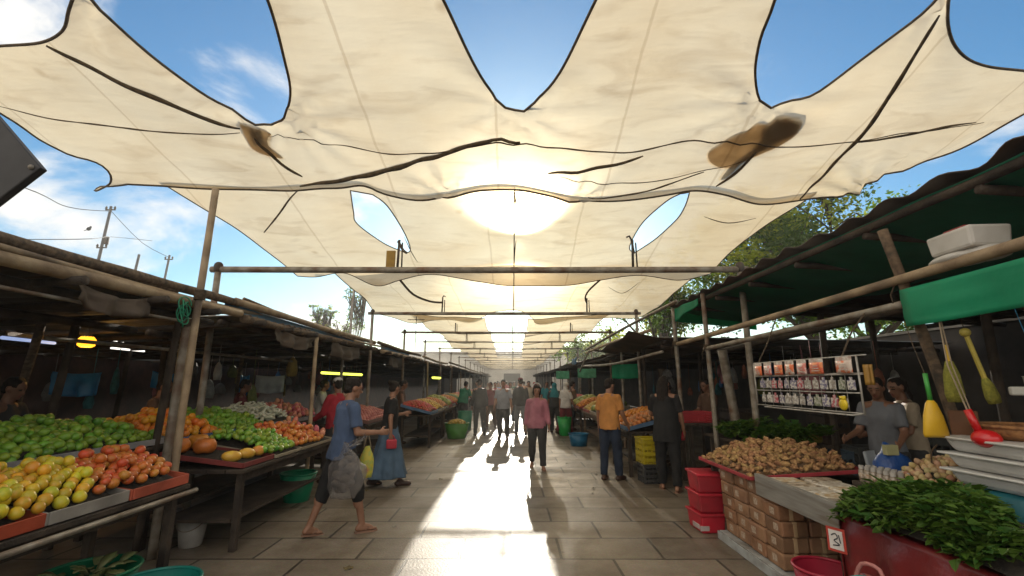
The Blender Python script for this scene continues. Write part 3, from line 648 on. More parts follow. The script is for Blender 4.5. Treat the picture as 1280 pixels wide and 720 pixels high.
def fn(u, v):
    y = 0.6 + 7.5 * u; x = 2.93 + 1.45 * v
    return Vector((x, y, 2.885 - 0.25 * v - 0.05 * math.sin(math.pi * v) + 0.02 * math.sin(2 * math.pi * y / .9) * v + 0.02 * noise.noise((x * 2, y * 2, 0))))
mb.grid(fn, 60, 10); part('lining', mb, GREEN_D, t, world=True, smooth=True, solid=0.003)
mb = MB()
def fn(u, v):
    y = 7.0 + 1.1 * u; return Vector((2.9 + .02 * math.sin(u * 9), y, 2.885 - v * (0.10 + 0.13 * u)))
mb.grid(fn, 12, 5); part('corner_flap', mb, GREEN_B, t, world=True, smooth=True, solid=0.003)
mb = MB()
def fn(u, v):
    return Vector((2.93 + 1.45 * u, 8.1 + .02 * math.sin(u * 8), 2.885 - .25 * u - v * (0.22 - .1 * u)))
mb.grid(fn, 12, 5); part('end_flap', mb, GREEN_B, t, world=True, smooth=True, solid=0.003)
right_roof(8.5, 13.6, 2.75, 2.42, 1, (GREYT, 'grey sheet'), 0.17, 0.016, rise=-.1)
right_roof(13.8, 20.0, 2.75, 2.4, 2, (TIN, 'rusty tin'), 0.17, 0.016, rise=-.1)
right_roof(20.2, 28.0, 2.75, 2.48, 3, (GREYT, 'pale grey sheet'), 0.17, 0.016, rise=-.1)
right_roof(28.2, 40.0, 2.75, 2.42, 4, (TIN, 'patched tin'), 0.17, 0.016, rise=-.1)
right_roof(40.2, 62.0, 2.75, 2.5, 5, (GREYT, 'weathered grey'), 0.17, 0.016, rise=-.1)
# sagging brown tarp of the second right stall and its slanting poles
mb = MB()
def fn(u, v):
    y = 8.4 + 4.6 * u; x = 2.15 + 1.6 * v
    return Vector((x, y, 2.52 - 0.28 * v - 0.14 * math.sin(math.pi * u) * (1 - v * .4) - .03 * math.sin(u * 14 + v * 3) * (1 - v) + 0.04 * noise.noise((x * 2, y * 1.5, 4))))
mb.grid(fn, 40, 12); single('brown_awning', mb, BROWN_T, 'sagging brown tarp awning over the orange produce stall', 'awning', smooth=True, solid=0.004)
def pole(name, pts, r, m_, label, cat='pole', group=None):
    mb = MB(); q = catmull(pts, 0.2); sd = random.random() * 50
    mb.tube([p + Vector((0.004 * noise.noise((p.y * 2, p.z * 2, sd)), 0.004 * noise.noise((p.x * 2, p.z * 2, sd + 9)), 0)) for p in q], [r * (1 + .07 * noise.noise((p.z * 3 + sd, p.y * 2, p.x * 2))) for p in q], 9)
    return single(name, mb, m_, label, cat, group, smooth=True)
pole('awning_pole', [(2.1, 13.0, 2.5), (2.5, 10.2, 2.78), (2.9, 7.9, 3.0)], 0.03, STEEL, 'long slanting pipe from the green awning corner to the brown tarp')
pole('awning_pole', [(2.12, 13.1, 2.42), (2.15, 10.5, 2.44), (2.45, 8.1, 2.50)], 0.03, BAMBOO, 'bowed bamboo pole along the front of the brown tarp')
pole('awning_pole', [(2.0, 13.2, 2.05), (2.25, 10.3, 2.0), (2.62, 8.0, 2.12)], 0.028, STEEL, 'lower crooked rail under the brown tarp awning')
pole('awning_pole', [(1.95, 13.3, 1.9), (2.02, 12.8, 2.2), (2.1, 12.4, 2.45)], 0.022, STEEL, 'short slanting strut at the far end of the brown tarp')
# right front rails
pole('front_rail', [(2.9, 0.8, 2.42), (2.9, 4.2, 2.33), (2.92, 8.1, 2.26)], 0.036, BAMBOO, 'long pale rail under the right roof, upper of the two', 'rail')
pole('front_rail', [(2.92, 3.35, 2.17), (2.9, 6.9, 2.09)], 0.030, STEEL, 'pale steel rail between two right posts, lower of the two', 'rail')
pole('front_rail', [(3.5, 1.0, 2.36), (3.6, 8.0, 2.12)], 0.045, WOODD, 'thick dark beam running behind the right front rails', 'rail')
# ---- posts
pole('stall_post', [(-3.15, 4.5, 0), (-3.15, 4.5, 2.0), (-3.13, 4.5, 3.60)], 0.034, BAMBOO, 'tallest pale post at the near left stall, reaching the big sail', 'post')
pole('stall_post', [(-3.33, 4.62, 0), (-3.3, 4.6, 2.24)], 0.038, STEEL, 'shorter grey pipe post just behind the tallest left post', 'post')
pole('stall_post', [(-3.62, 4.8, 0), (-3.5, 4.75, 2.3)], 0.034, WOODD, 'dark wooden post behind the pair of pale left posts', 'post')
pole('thin_rail', [(-3.27, 0.9, 2.22), (-3.3, 3.0, 2.20), (-3.3, 4.6, 2.20)], 0.014, STEEL, 'thin sloping rod under the eave of the near left stall', 'rail')
pole('thin_rail', [(-4.3, 4.2, 2.0), (-4.3, 9, 2.0)], 0.02, STEEL, 'thin pipe inside the left row behind the posts', 'rail')
for k, (px, y) in enumerate([(396, 7.2), (430, 9.4), (505, 13.2), (536, 15.8), (552, 18.5), (566, 22), (577, 27), (588, 34)]):
    X = (px - 640) / F * y
    pole('stall_post', [(X + .03, y, 0), (X, y, 2.3)], 0.03, [BAMBOO, STEEL, WOOD][k % 3], '%s slim post along the left stall fronts beyond the tall pair' % ORD[k], 'post', 'slim posts of the left stalls')
for k, (x, y, lean) in enumerate([(-5.2, 4.9, .12), (-4.9, 5.0, .1), (-6.8, 5.6, .05), (-5.5, 7.3, -.05), (-5.6, 9.5, .03), (-6.9, 8.2, .08)]):
    pole('inner_post', [(x - lean, y, 0), (x + lean, y, 2.3)], 0.04, WOODD if k % 2 else WOOD, '%s dark inner post under the left roof' % ORD[k], 'post', 'inner posts of the left stalls')
pole('stall_post', [(2.95, 6.85, 0), (2.9, 6.8, 2.92)], 0.033, STEEL, 'pale steel post rising behind the brown ginger pile', 'post')
pole('stall_post', [(2.99, 8.25, 0), (2.9, 8.1, 2.9)], 0.036, STEEL, 'steel post at the far corner of the green awning', 'post')
pole('stall_post', [(3.55, 7.3, 0), (3.35, 7.3, 2.1)], 0.07, STEEL, 'thick grey pipe post inside behind the steel posts', 'post')
pole('stall_post', [(3.2, 3.25, 0), (3.08, 3.3, 1.4), (2.86, 3.35, 2.75)], 0.035, WOOD, 'leaning brown wooden post at the end of the green valance', 'post')
for k, (px, y) in enumerate([(803, 9.9), (776, 11.0), (762, 13.5), (735, 17), (724, 21), (712, 26), (702, 33)]):
    X = (px - 640) / F * y
    pole('stall_post', [(X - .02, y, 0), (X, y, 2.35)], 0.032, [WOODD, STEEL, WOOD][k % 3], '%s slim post along the right stall fronts beyond the green awning' % ORD[k], 'post', 'slim posts of the right stalls')
for k, (x, y) in enumerate([(5.2, 5.0), (4.6, 6.8), (5.9, 7.5), (4.2, 10.4), (5.0, 3.9)]):
    pole('inner_post', [(x, y, 0), (x + .05, y, 2.6)], 0.045, WOODD, '%s dark inner post under the right roof' % ORD[k], 'post', 'inner posts of the right stalls')
# ---- cloths hung on the right
strip('green_valance', 'bright green tarp valance hung from the near right rail', 'valance', (2.88, 3.32, 2.27), (2.84, 0.95, 2.36), 0.27, GREEN_B, sag=.02, wav=.018)
strip('green_banner', 'small bright green cloth sign hung beyond the orange stall', 'cloth', (2.28, 10.55, 2.0), (2.9, 10.5, 2.02), 0.32, GREEN_B, sag=.01, wav=.008)
strip('green_banner', 'pale green cloth hung further down the right row', 'cloth', (2.2, 15.5, 2.05), (2.8, 15.4, 2.05), 0.3, mat('faded_green_cloth', (.12, .42, .25), rough=.7, translucent=.3), sag=.01, wav=.01)
strip('green_banner', 'farthest faded green cloth hung on the right row', 'cloth', (2.0, 21, 2.1), (2.6, 21, 2.1), 0.35, mat('faded_green_cloth', (.12, .42, .25)), sag=.01, wav=.01)
strip('tarp_strip', 'pale blue tarp bundle on the far right roof edge', 'tarp', (2.3, 16.5, 2.5), (2.55, 19.5, 2.55), 0.22, BLUE_T, wav=.03)
# ================================================================ walls behind the stalls
def wall(name, label, x, y0, y1, h, m_, th=0.15, posts=True):
    t = thing(name, label, 'wall', (x, (y0 + y1) / 2, 0))
    mb = MB(); mb.box((0, 0, h / 2), (th, y1 - y0, h)); part('panel', mb, m_, t)
    mb = MB(); mb.box((0.0, 0, h + .03), (th + .08, y1 - y0 + .06, 0.056)); part('coping', mb, CONC, t)
    return t
BRICKW = mat('dull_red_wall', (0.12, 0.055, 0.038), (0.06, 0.032, 0.024), scale=4, rough=.9, bump=.4, stain=(.06, .04, .03))
wall('back_wall', 'dull red back wall closing the left stalls', -9.1, -2, 62, 2.12, BRICKW)
wall('back_wall', 'grey stained back wall closing the right stalls', 8.4, -2, 62, 2.6, mat('grey_plaster', (.085, .07, .058), (.045, .038, .032), scale=2, rough=.9, stain=(.03, .024, .02)))
# blue plastic sheets and posters in the left interior
strip('blue_sheet', 'bright blue plastic sheet hung deep in the left stalls behind two posts', 'plastic sheet', (-6.95, 7.0, 1.76), (-6.25, 7.06, 1.75), 0.34, BLUE_D, wav=.03)
strip('blue_sheet', 'narrow blue sheet hung beside the large one', 'plastic sheet', (-5.75, 7.4, 1.78), (-5.45, 7.6, 1.75), 0.26, BLUE_D, wav=.02)
strip('blue_sheet', 'thin blue cloth hanging near the middle left post', 'plastic sheet', (-5.5, 9.4, 1.75), (-5.4, 9.55, 1.75), 0.4, BLUE_D, wav=.02)
strip('white_sheet', 'small whitish sheet hung in the left stalls', 'plastic sheet', (-5.3, 9.6, 1.75), (-4.85, 9.9, 1.75), 0.35, mat('dirty_white_sheet', (.4, .42, .42), rough=.7), wav=.02)
t = thing('poster_board', 'blue poster board with a red dot at the dark left edge', 'poster', (-5.2, 4.2, 1.05))
mb = MB(); mb.box((0, 0, .2), (.62, .03, .4)); part('board', mb, mat('poster_blue', (.08, .25, .42), (.15, .35, .5), scale=6, rough=.5), t, bevel=.004)
mb = MB(); mb.lathe([(.045, 0), (.045, .006)], n=20)
o = part('red_dot', mb, mat('sign_red', (.45, .03, .02), rough=.5), t); o.rotation_euler.x = R(90); o.location = (.16, -.016, .13)
mb = MB(); mb.ell((0, 0, 0), (.09, .004, .04), 12, 6); o = part('pale_patch', mb, mat('sign_pale', (.6, .65, .66), rough=.5), t); o.location = (.03, -.018, .1)
t.rotation_euler.z = R(40)
mb = MB(); mb.tube([(-.3, 0, -1.05), (-.3, 0, 0)], .02, 6); mb.tube([(.3, 0, -1.05), (.3, 0, 0)], .02, 6); part('stand', mb, WOODD, t)
# lamps seen lit under the left roof
def tube_lamp(label, a, b, col, s, r=.018):
    a, b = Vector(a), Vector(b); t = thing('tube_lamp', label, 'lamp', a)
    mb = MB(); mb.tube([a, b], r, 8); part('tube', mb, mat('glow_%.2f_%.2f' % (col[0], s), col, rough=.4, emit=col, estr=s), t, world=True, smooth=True)
    mb = MB(); mb.bar(a + Vector((0, 0, .045)), b + Vector((0, 0, .045)), .05, .04); part('fitting', mb, STEELD, t, world=True)
    return t
tube_lamp('yellow green fluorescent tube glowing behind the man in red', at_y(402, 466, 9.8), at_y(452, 468.5, 11.0), (.75, .80, .08), 2.2, .026)
tube_lamp('short yellow tube glowing further down the left stalls', at_y(541, 472, 15.5), at_y(550, 472.5, 16), (.75, .80, .08), 2.0, .04)
tube_lamp('bluish dim tube under the roof at the left edge', at_y(2, 422, 4.6), at_y(68, 429, 5.4), (.30, .38, .62), 0.7)
tube_lamp('white tube under the left roof, upper of two', at_y(139, 426, 7.5), at_y(186, 431, 8.6), (1, .95, .85), 1.6, .016)
tube_lamp('white tube under the left roof, lower of two', at_y(139, 435, 7.4), at_y(180, 439, 8.4), (1, .95, .85), 1.2, .016)
t = thing('hanging_lantern', 'glowing amber lantern hanging under the near left roof', 'lantern', at_y(107, 434, 5.6))
mb = MB(); mb.lathe([(.055, 0), (.085, .02), (.09, .09), (.06, .13)], n=14); part('shade', mb, mat('amber_glow', (1, .45, .03), (.8, .25, .01), scale=25, rough=.5, emit=(1, .42, .02), estr=1.6), t, smooth=True)
mb = MB(); mb.tube([(0, 0, .13), (0, 0, .42)], .006, 5); mb.lathe([(.065, .125), (.03, .16)], n=12); part('hanger', mb, STEELD, t)
lp = bpy.data.lights.new('lantern_light', 'POINT'); lp.energy = 4; lp.color = (1, .55, .15); lp.shadow_soft_size = .1
lo = bpy.data.objects.new('lantern_light', lp); COL.objects.link(lo); lo.parent = t; lo.location = (0, 0, -.06)
# coil of green string on the left beam
mb = MB()
mb.tube([(-3.17 + .03 * math.cos(a * 1.3), 4.35 + .05 * math.cos(a), 2.33 + .09 * math.sin(a) - .004 * a) for a in np.linspace(0, 30, 120)], .006, 5)
single('string_coil', mb, mat('green_string', (.02, .25, .13), rough=.6), 'tangled coil of green string hanging on the left eave pole', 'string', smooth=True)
# dark board corner at the left edge
t = thing('dark_board', 'dark square board jutting in at the upper left edge', 'board', (-2.43, 1.86, 2.52))
mb = MB(); mb.box((0, 0, 0), (.52, .035, .52), rot=Matrix.Rotation(R(45), 3, 'Y')); part('panel', mb, mat('black_board', (.03, .027, .028), (.018, .016, .016), scale=8, rough=.6), t, bevel=.006)
mb = MB(); mb.tube([(-.5, .06, .5), (-.2, .04, .1), (0, .03, 0)], .018, 6); part('bracket', mb, STEELD, t)
mb = MB(); 
for a in range(4):
    q = Vector((.33 * math.cos(R(90 * a)), -.02, .33 * math.sin(R(90 * a)))); mb.ell(q, .012, 8, 5)
part('rivet', mb, STEEL, t)
# goods stored on the right front rail: white sack and box
t = thing('white_hamper', 'white box with a red lid stored on the right upper rail', 'box', (3.0, 2.87, 2.385), R(-4))
mb = MB(); mb.box((0, 0, .12), (.26, .34, .14), taper=.92); part('body', mb, mat('dirty_white_plastic', (.55, .52, .48), (.42, .39, .35), scale=5, rough=.5), t, bevel=.02)
mb = MB(); mb.box((0.02, .02, .205), (.16, .17, .03)); part('lid', mb, mat('dull_red_plastic', (.30, .015, .02), rough=.4), t, bevel=.008)
mb = MB(); mb.ell((0, 0.05, .02), (.15, .22, .045)); mb.ell((.02, -.08, .02), (.13, .13, .05)); part('sack', mb, mat('dirty_white_plastic', (.55, .52, .48)), t, smooth=True)
# ragged strips and loose canes on the left eaves
for k, (y0, y1, d, n_) in enumerate([(3.3, 4.0, .16, 'above the tomatoes'), (6.2, 7.4, .20, 'above the peppers'), (8.2, 9.6, .26, 'above the red shirted shopper'), (12.2, 13.6, .3, 'above the far apples')]):
    strip('ragged_strip', 'ragged brown tarp strip drooping from the left eave ' + n_, 'tarp', (-3.24, y0, 2.36), (-3.22, y1, 2.34), d, BROWN_T, sag=.07, wav=.03, group='ragged strips on the left eaves')
for k, (a, b) in enumerate([((-3.42, .6, 2.60), (-3.30, 4.4, 2.48)), ((-3.2, 2.2, 2.44), (-3.4, 6.6, 2.50)), ((-3.35, 5.6, 2.62), (-3.25, 9.4, 2.45)), ((-3.1, 9.0, 2.40), (-3.3, 13.0, 2.56))]):
    pole('loose_cane', [a, ((Vector(a) + Vector(b)) / 2 - Vector((0, 0, .03))), b], .022, BAMBOO if k % 2 else WOOD, '%s loose cane lying slantwise along the left eaves' % ORD[k], 'cane', 'loose canes on the left eaves')
def lash(label, c, ax, r, n=5):
    c, ax = Vector(c), Vector(ax).normalized(); u = ax.cross(Vector((.3, .2, .9))).normalized(); w = ax.cross(u)
    mb = MB(); mb.tube([c + (u * math.cos(t) + w * math.sin(t)) * r + ax * (t / 6.283 * .014 - n * .007) for t in np.linspace(0, 6.283 * n, n * 12)], .009, 5)
    mb.tube([c + u * r, c + u * (r + .05) - Vector((0, 0, .10)), c + u * (r + .04) - Vector((0, 0, .2))], .006, 4)
    return single('rope_lashing', mb, ROPE, label, 'lashing', 'rope lashings at the joints', smooth=True)
lash('rope lashing where the tallest left post meets the eave', (-3.14, 4.5, 2.46), (0, 0, 1), .045, 7)
lash('rope lashing at the top of the grey left pipe post', (-3.3, 4.6, 2.19), (0, 0, 1), .048)
lash('rope lashing on the steel post behind the ginger at the rail', (2.9, 6.8, 2.12), (0, 0, 1), .042)
lash('rope lashing on the leaning wooden post at the upper rail', (2.94, 3.33, 2.36), (-.1, .02, .99), .05)
lash('rope lashing at the far corner post of the green awning', (2.9, 8.1, 2.28), (0, 0, 1), .045)
# goods hanging in the dim depths of both rows
rnd = random.Random(33)
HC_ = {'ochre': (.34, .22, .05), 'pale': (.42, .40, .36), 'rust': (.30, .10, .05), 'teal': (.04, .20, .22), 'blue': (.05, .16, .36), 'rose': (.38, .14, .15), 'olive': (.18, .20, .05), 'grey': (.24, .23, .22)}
for i in range(90):
    sd_ = -1 if i < 45 else 1; nm = rnd.choice(list(HC_)); y = rnd.uniform(7.2, 17); x = sd_ * rnd.uniform(4.7, 7.6)
    if abs(x) < 5 and y < 5.5: x += sd_ * 1.2
    z = rnd.uniform(1.15, 1.75); w_ = rnd.uniform(.07, .17); h_ = rnd.uniform(.2, .45)
    mb = MB(); mb.loft([((0, 0, 0), w_ * .8, w_ * .4, .08, 5), ((0, 0, h_ * .3), w_, w_ * .5, .08, 6), ((0, 0, h_ * .8), w_ * .7, w_ * .3, .1, 6), ((0, 0, h_), w_ * .15, w_ * .12)], 16); mb.tube([(0, 0, h_), (0, 0, 2.25 - z)], .006, 4)
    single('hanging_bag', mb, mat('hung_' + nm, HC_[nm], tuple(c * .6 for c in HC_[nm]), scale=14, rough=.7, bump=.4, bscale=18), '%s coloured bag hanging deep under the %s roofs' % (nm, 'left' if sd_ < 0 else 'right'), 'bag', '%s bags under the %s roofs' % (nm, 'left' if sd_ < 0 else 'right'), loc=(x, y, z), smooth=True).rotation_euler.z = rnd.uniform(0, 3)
# ================================================================ tables, trays and produce
def table(name, label, x0, x1, y0, y1, z, m_=None, cat='table', rail=True, group=None, top_m=None, shelf=True):
    m_ = m_ or WOODD
    t = thing(name, label, cat, ((x0 + x1) / 2, (y0 + y1) / 2, 0), group=group)
    mb = MB(); n = max(2, int((x1 - x0) / .16)); wv = (x1 - x0) / n
    for i in range(n): mb.box((x0 + wv * (i + .5), (y0 + y1) / 2, z - .02), (wv - .012, y1 - y0, .036))
    part('tabletop', mb, top_m or m_, t, world=True, bevel=.004)
    for x in (x0 + .08, x1 - .08):
        for y in (y0 + .1, y1 - .1):
            mb = MB(); mb.box((x, y, (z - .04) / 2), (.06, .06, z - .042)); part('leg', mb, m_, t, world=True, bevel=.004)
    if rail:
        for x in (x0 + .08, x1 - .08):
            mb = MB(); mb.box((x, (y0 + y1) / 2, z - .085), (.035, y1 - y0 - .27, .085)); part('apron', mb, m_, t, world=True)
        if shelf:
            mb = MB(); mb.box(((x0 + x1) / 2, (y0 + y1) / 2, .28), (x1 - x0 - .23, y1 - y0 - .1, .03)); part('shelf', mb, m_, t, world=True)
    return t
def tray(name, label, x0, x1, y0, y1, z, h, col, mound, slope=0.0, wall=True, cat='tray', liner=None, group=None, rough=.5, lips='xXyY'):
    """open tray with a bulging sacking liner; slope = rise per metre away from the lane"""
    sgn = -1 if x0 + x1 < 0 else 1
    xl = x1 if sgn < 0 else x0     # lane-side edge
    base = lambda x: z + abs(x - xl) * slope
    t = thing(name, label, cat, ((x0 + x1) / 2, (y0 + y1) / 2, z), group=group)
    m_ = mat('tray_%.2f_%.2f_%.2f' % col, col, tuple(c * .75 for c in col), scale=6, rough=rough, bump=.1, stain=tuple(c * .45 for c in col))
    th = .014
    mb = MB()
    def quad(a, b):  # wall from a to b in plan
        a, b = Vector(a), Vector(b); d = b - a; nrm = Vector((-d.y, d.x)).normalized() * th / 2
        vs = []
        for p in (a - nrm, b - nrm, b + nrm, a + nrm): vs.append((p.x, p.y, base(p.x) + .002)); 
        for p in (a - nrm, b - nrm, b + nrm, a + nrm): vs.append((p.x, p.y, base(p.x) + h))
        mb.add(vs, [(3, 2, 1, 0), (4, 5, 6, 7), (0, 1, 5, 4), (1, 2, 6, 5), (2, 3, 7, 6), (3, 0, 4, 7)])
    if wall:
        quad((x0, y0 + .01), (x0, y1 - .01)); quad((x1, y0 + .01), (x1, y1 - .01)); quad((x0, y0), (x1, y0)); quad((x0, y1), (x1, y1))
    part('rim', mb, m_, t, world=True, bevel=.003) if wall else None
    hf = lambda x, y: base(x) + mound * max(0, 1 - abs(2 * (x - x0) / (x1 - x0) - 1) ** 2.4) ** .8 * max(0, 1 - abs(2 * (y - y0) / (y1 - y0) - 1) ** 2.6) ** .8
    mb = MB(); e = .012
    mb.grid(lambda u, v: Vector((x0 + e + (x1 - x0 - 2 * e) * u, y0 + e + (y1 - y0 - 2 * e) * v, hf(x0 + e + (x1 - x0 - 2 * e) * u, y0 + e + (y1 - y0 - 2 * e) * v) + .006)), 16, 16)
    part('liner', mb, liner or LINER, t, world=True, smooth=True)
    return hf
def fruit_mesh(name, r, m_, kind='round', n=11, m=8, seed=0):
    rnd = random.Random(seed); mb = MB(); mb.ell((0, 0, 0), r, n, m)
    vs = []
    mx = max(r) if isinstance(r, (tuple, list)) else r
    for v in mb.v:
        v = Vector(v); d = v.normalized()
        k = 1 + 0.05 * noise.noise(d * 1.6 + Vector((seed * 3.1, 0, 0)))
        if kind == 'tomato': k *= 1 - .22 * math.exp(-((d.z - 1) / .12) ** 2) + .02 * math.cos(5 * math.atan2(d.y, d.x)) * (1 - d.z ** 2)
        if kind == 'lime': k *= 1 + .14 * math.exp(-((abs(d.x) - 1) / .08) ** 2)
        if kind == 'lump': k *= 1 + .38 * noise.noise(d * 1.9 + Vector((seed * 7.7, 3, 1)))
        if kind == 'root': k *= 1 + .75 * max(-.3, noise.noise(d * 2.6 + Vector((seed * 5.7, 3, 1)))) + .12 * noise.noise(d * 6)
        if kind == 'onion': k *= 1 + .30 * math.exp(-((d.z - 1) / .10) ** 2)
        if kind == 'squash': k *= 1 - .3 * math.exp(-((abs(d.z) - 1) / .2) ** 2) + .05 * math.cos(8 * math.atan2(d.y, d.x))
        if kind == 'chili': v = v + Vector((0, 0, .35 * mx * (d.x ** 2)))
        vs.append(v * k)
    mb.v = [tuple(v) for v in vs]
    return mb.mesh(name, m_, smooth=True)
def scatter(name, label, cat, group, meshes, x0, x1, y0, y1, hf, r, limit=300, seed=0, top=.12, sink=.55, reg=None, spacing=1.86, jit=.3):
    """one object per fruit, packed over the mound hf, plus a few lying on top"""
    rnd = random.Random(seed); pts = []; s = r * spacing; row = 0; y = y0 + r * .8
    while y < y1 - r * .5:
        x = x0 + r * .9 + (s / 2 if row % 2 else 0)
        while x < x1 - r * .6:
            px, py = x + rnd.uniform(-jit, jit) * r, y + rnd.uniform(-jit, jit) * r
            if reg is None or reg(px, py): pts.append((px, py, hf(px, py) + r * sink + rnd.uniform(-.12, .18) * r))
            x += s
        y += s * .87; row += 1
    for _ in range(int(len(pts) * top)):
        p = rnd.choice(pts); px, py = p[0] + s * rnd.uniform(.35, .65), p[1] + s * rnd.uniform(.15, .45)
        if px < x1 - r and (reg is None or reg(px, py)): pts.append((px, py, hf(px, py) + r * (sink + 1.35)))
    pts.sort(key=lambda p: p[0] ** 2 + p[1] ** 2)
    for p in pts[:limit]:
        o = bpy.data.objects.new(name, rnd.choice(meshes)); COL.objects.link(o); o.location = p
        o.rotation_euler = (rnd.uniform(-.6, .6), rnd.uniform(-.6, .6), rnd.uniform(0, 6.28)); k = rnd.uniform(.88, 1.1); o.scale = (k, k, k)
        tag(o, label, cat, group)
    return len(pts)
FM = {}
def fm(name, r, col, col2, kind='round', rough=.38, rand=.5, n=3, spec=.5, scale=14, n_=11, **kw):
    if name not in FM:
        m_ = mat(name + '_skin', col, col2, scale=scale, rough=rough, rand=rand, spec=spec, bump=.06, bscale=200, lo=.4, hi=.6)
        FM[name] = [fruit_mesh(name, r, m_, kind, seed=i + 1, n=n_, m=n_ - 3, **kw) for i in range(n)]
    return FM[name]
GUAVA = fm('guava', (.037, .037, .040), (.72, .44, .025), (.50, .44, .03), rand=.4)
LIME = fm('lime', (.043, .037, .037), (.22, .36, .03), (.12, .24, .02), 'lime', rand=.4)
TOMATO = fm('tomato', (.038, .038, .033), (.60, .135, .028), (.52, .20, .035), 'tomato', rough=.4, rand=.2)
ORANGE = fm('orange', .045, (.70, .26, .015), (.60, .20, .012), rough=.42, rand=.3)
MANGO = fm('yellow_mango', (.10, .062, .055), (.68, .42, .05), (.60, .30, .04), rand=.3, n=2)
SQUASH = fm('squash', (.108, .108, .095), (.62, .24, .025), (.45, .17, .02), 'squash', rand=.2, n=2, )
OKRA = fm('green_pepper', (.045, .030, .030), (.15, .28, .025), (.26, .40, .04), 'lump', rand=.5, rough=.35)
ONION = fm('shallot', (.040, .040, .042), (.58, .22, .15), (.46, .13, .09), 'onion', rand=.5, rough=.45)
RADISH = fm('white_radish', (.10, .026, .026), (.62, .60, .48), (.50, .50, .36), 'chili', rand=.25)
GINGER = fm('ginger_root', (.045, .023, .022), (.42, .25, .11), (.24, .13, .06), 'root', rough=.85, rand=.18, n=6, scale=40, spec=.2, n_=14)
GARLIC = fm('garlic_bulb', (.024, .022, .021), (.55, .40, .22), (.40, .24, .11), 'onion', rough=.75, rand=.4)
CARROT = fm('carrot', (.085, .022, .022), (.62, .20, .05), (.55, .28, .10), 'chili', rand=.45)
# ---- near left stall: two tiers
table('produce_table', 'dark timber stall table at near left under yellow guavas', -3.5, -2.72, 0.9, 4.12, .76, shelf=False)
h1 = tray('produce_tray', 'long red plastic tray of guavas on the near left table', -3.46, -2.75, 1.3, 2.9, .765, .075, (.42, .07, .03), .14, slope=.16)
h1b = tray('produce_tray', 'dirty grey tray at the middle of the near left table', -3.46, -2.75, 2.915, 3.50, .765, .075, (.34, .31, .27), .14, slope=.16)
h2 = tray('produce_tray', 'orange red tray of tomatoes at the far end of near left table', -3.46, -2.74, 3.515, 4.10, .765, .075, (.52, .11, .06), .13, slope=.16)
def hA(x, y): return .775 + (x + 2.75) * -.16 + .16 * max(0, 1 - abs(2 * (x + 3.1) / .74) ** 2.6)
dg = lambda x, y: y < 3.22 + (-2.75 - x) * .55
scatter('guava', 'ripe yellow green guava heaped in the front left tray', 'guava', 'guavas heaped at near left', GUAVA, -3.44, -2.77, 1.95, 3.6, hA, .038, 300, 1, reg=dg, top=.25)
scatter('tomato', 'red orange tomato heaped at the end of near left table', 'tomato', 'tomatoes heaped at near left', TOMATO, -3.44, -2.77, 3.0, 4.06, hA, .037, 300, 2, reg=lambda x, y: not dg(x, y), top=.2)
mb = MB(); mb.tube([(-2.70, .9, .70), (-2.70, 4.16, .70)], .02, 8); single('front_pipe', mb, STEEL, 'grey pipe fixed along the front edge of near left table', 'pipe', smooth=True)
table('produce_table', 'taller back table of the near left stall under green limes', -4.6, -3.54, 1.6, 4.95, .98, shelf=False)
h3 = tray('produce_tray', 'grey metal tray of limes on the taller back table', -4.56, -3.56, 3.38, 4.93, .985, .06, (.28, .28, .29), .11, slope=.18)
h4 = tray('produce_tray', 'pale grey tray of yellow guavas beside the limes', -4.56, -3.56, 1.7, 3.36, .985, .06, (.42, .40, .36), .12, slope=.22)
scatter('lime', 'green lime heaped on the taller back table at left', 'lime', 'limes heaped at near left', LIME, -4.54, -3.58, 3.3, 4.9, h3, .036, 300, 3, top=.28, spacing=2.2, jit=.55)
scatter('yellow_guava', 'yellow guava heaped beside the limes at the far left', 'guava', 'guavas heaped beside the limes', GUAVA, -4.54, -3.58, 2.5, 3.3, h4, .043, 200, 4, top=.1)
# ---- second left stall
table('produce_table', 'second left stall table with green peppers and tomatoes', -3.55, -2.62, 4.72, 7.05, .76)
h5 = tray('produce_tray', 'dull red tray edge with yellow mangoes on second left table', -3.5, -2.66, 4.76, 5.36, .765, .05, (.24, .045, .04), .05, slope=.12)
h6 = tray('produce_tray', 'pale wooden tray of green peppers on second left table', -3.52, -2.64, 5.38, 6.0, .765, .035, (.36, .31, .22), .13, slope=.16)
h7 = tray('produce_tray', 'pale wooden tray of tomatoes and shallots on second left table', -3.52, -2.63, 6.015, 7.03, .765, .035, (.36, .30, .21), .13, slope=.16)
def hB(x, y): return .785 + (-2.63 - x) * .16 + .11 * max(0, 1 - abs(2 * (x + 3.07) / .90) ** 2.4)
scatter('green_pepper', 'small green pepper heaped on the second left table', 'pepper', 'peppers heaped on the second left table', OKRA, -3.5, -2.66, 5.25, 6.15, hB, .036, 300, 5, reg=lambda x, y: y < 5.85 + (x + 2.66) * -.3 and y > 5.25 + (x + 2.66) * -.2, top=.2)
scatter('plum_tomato', 'red tomato heaped on the second left table', 'tomato', 'tomatoes heaped on the second left table', TOMATO, -3.5, -2.66, 5.8, 6.75, hB, .038, 300, 6, reg=lambda x, y: y >= 5.88 + (x + 2.66) * -.3, top=.2)
scatter('shallot', 'pink shallot at the far end of second left table', 'shallot', 'shallots on the second left table', ONION, -3.5, -2.66, 6.78, 7.0, hB, .05, 60, 7)
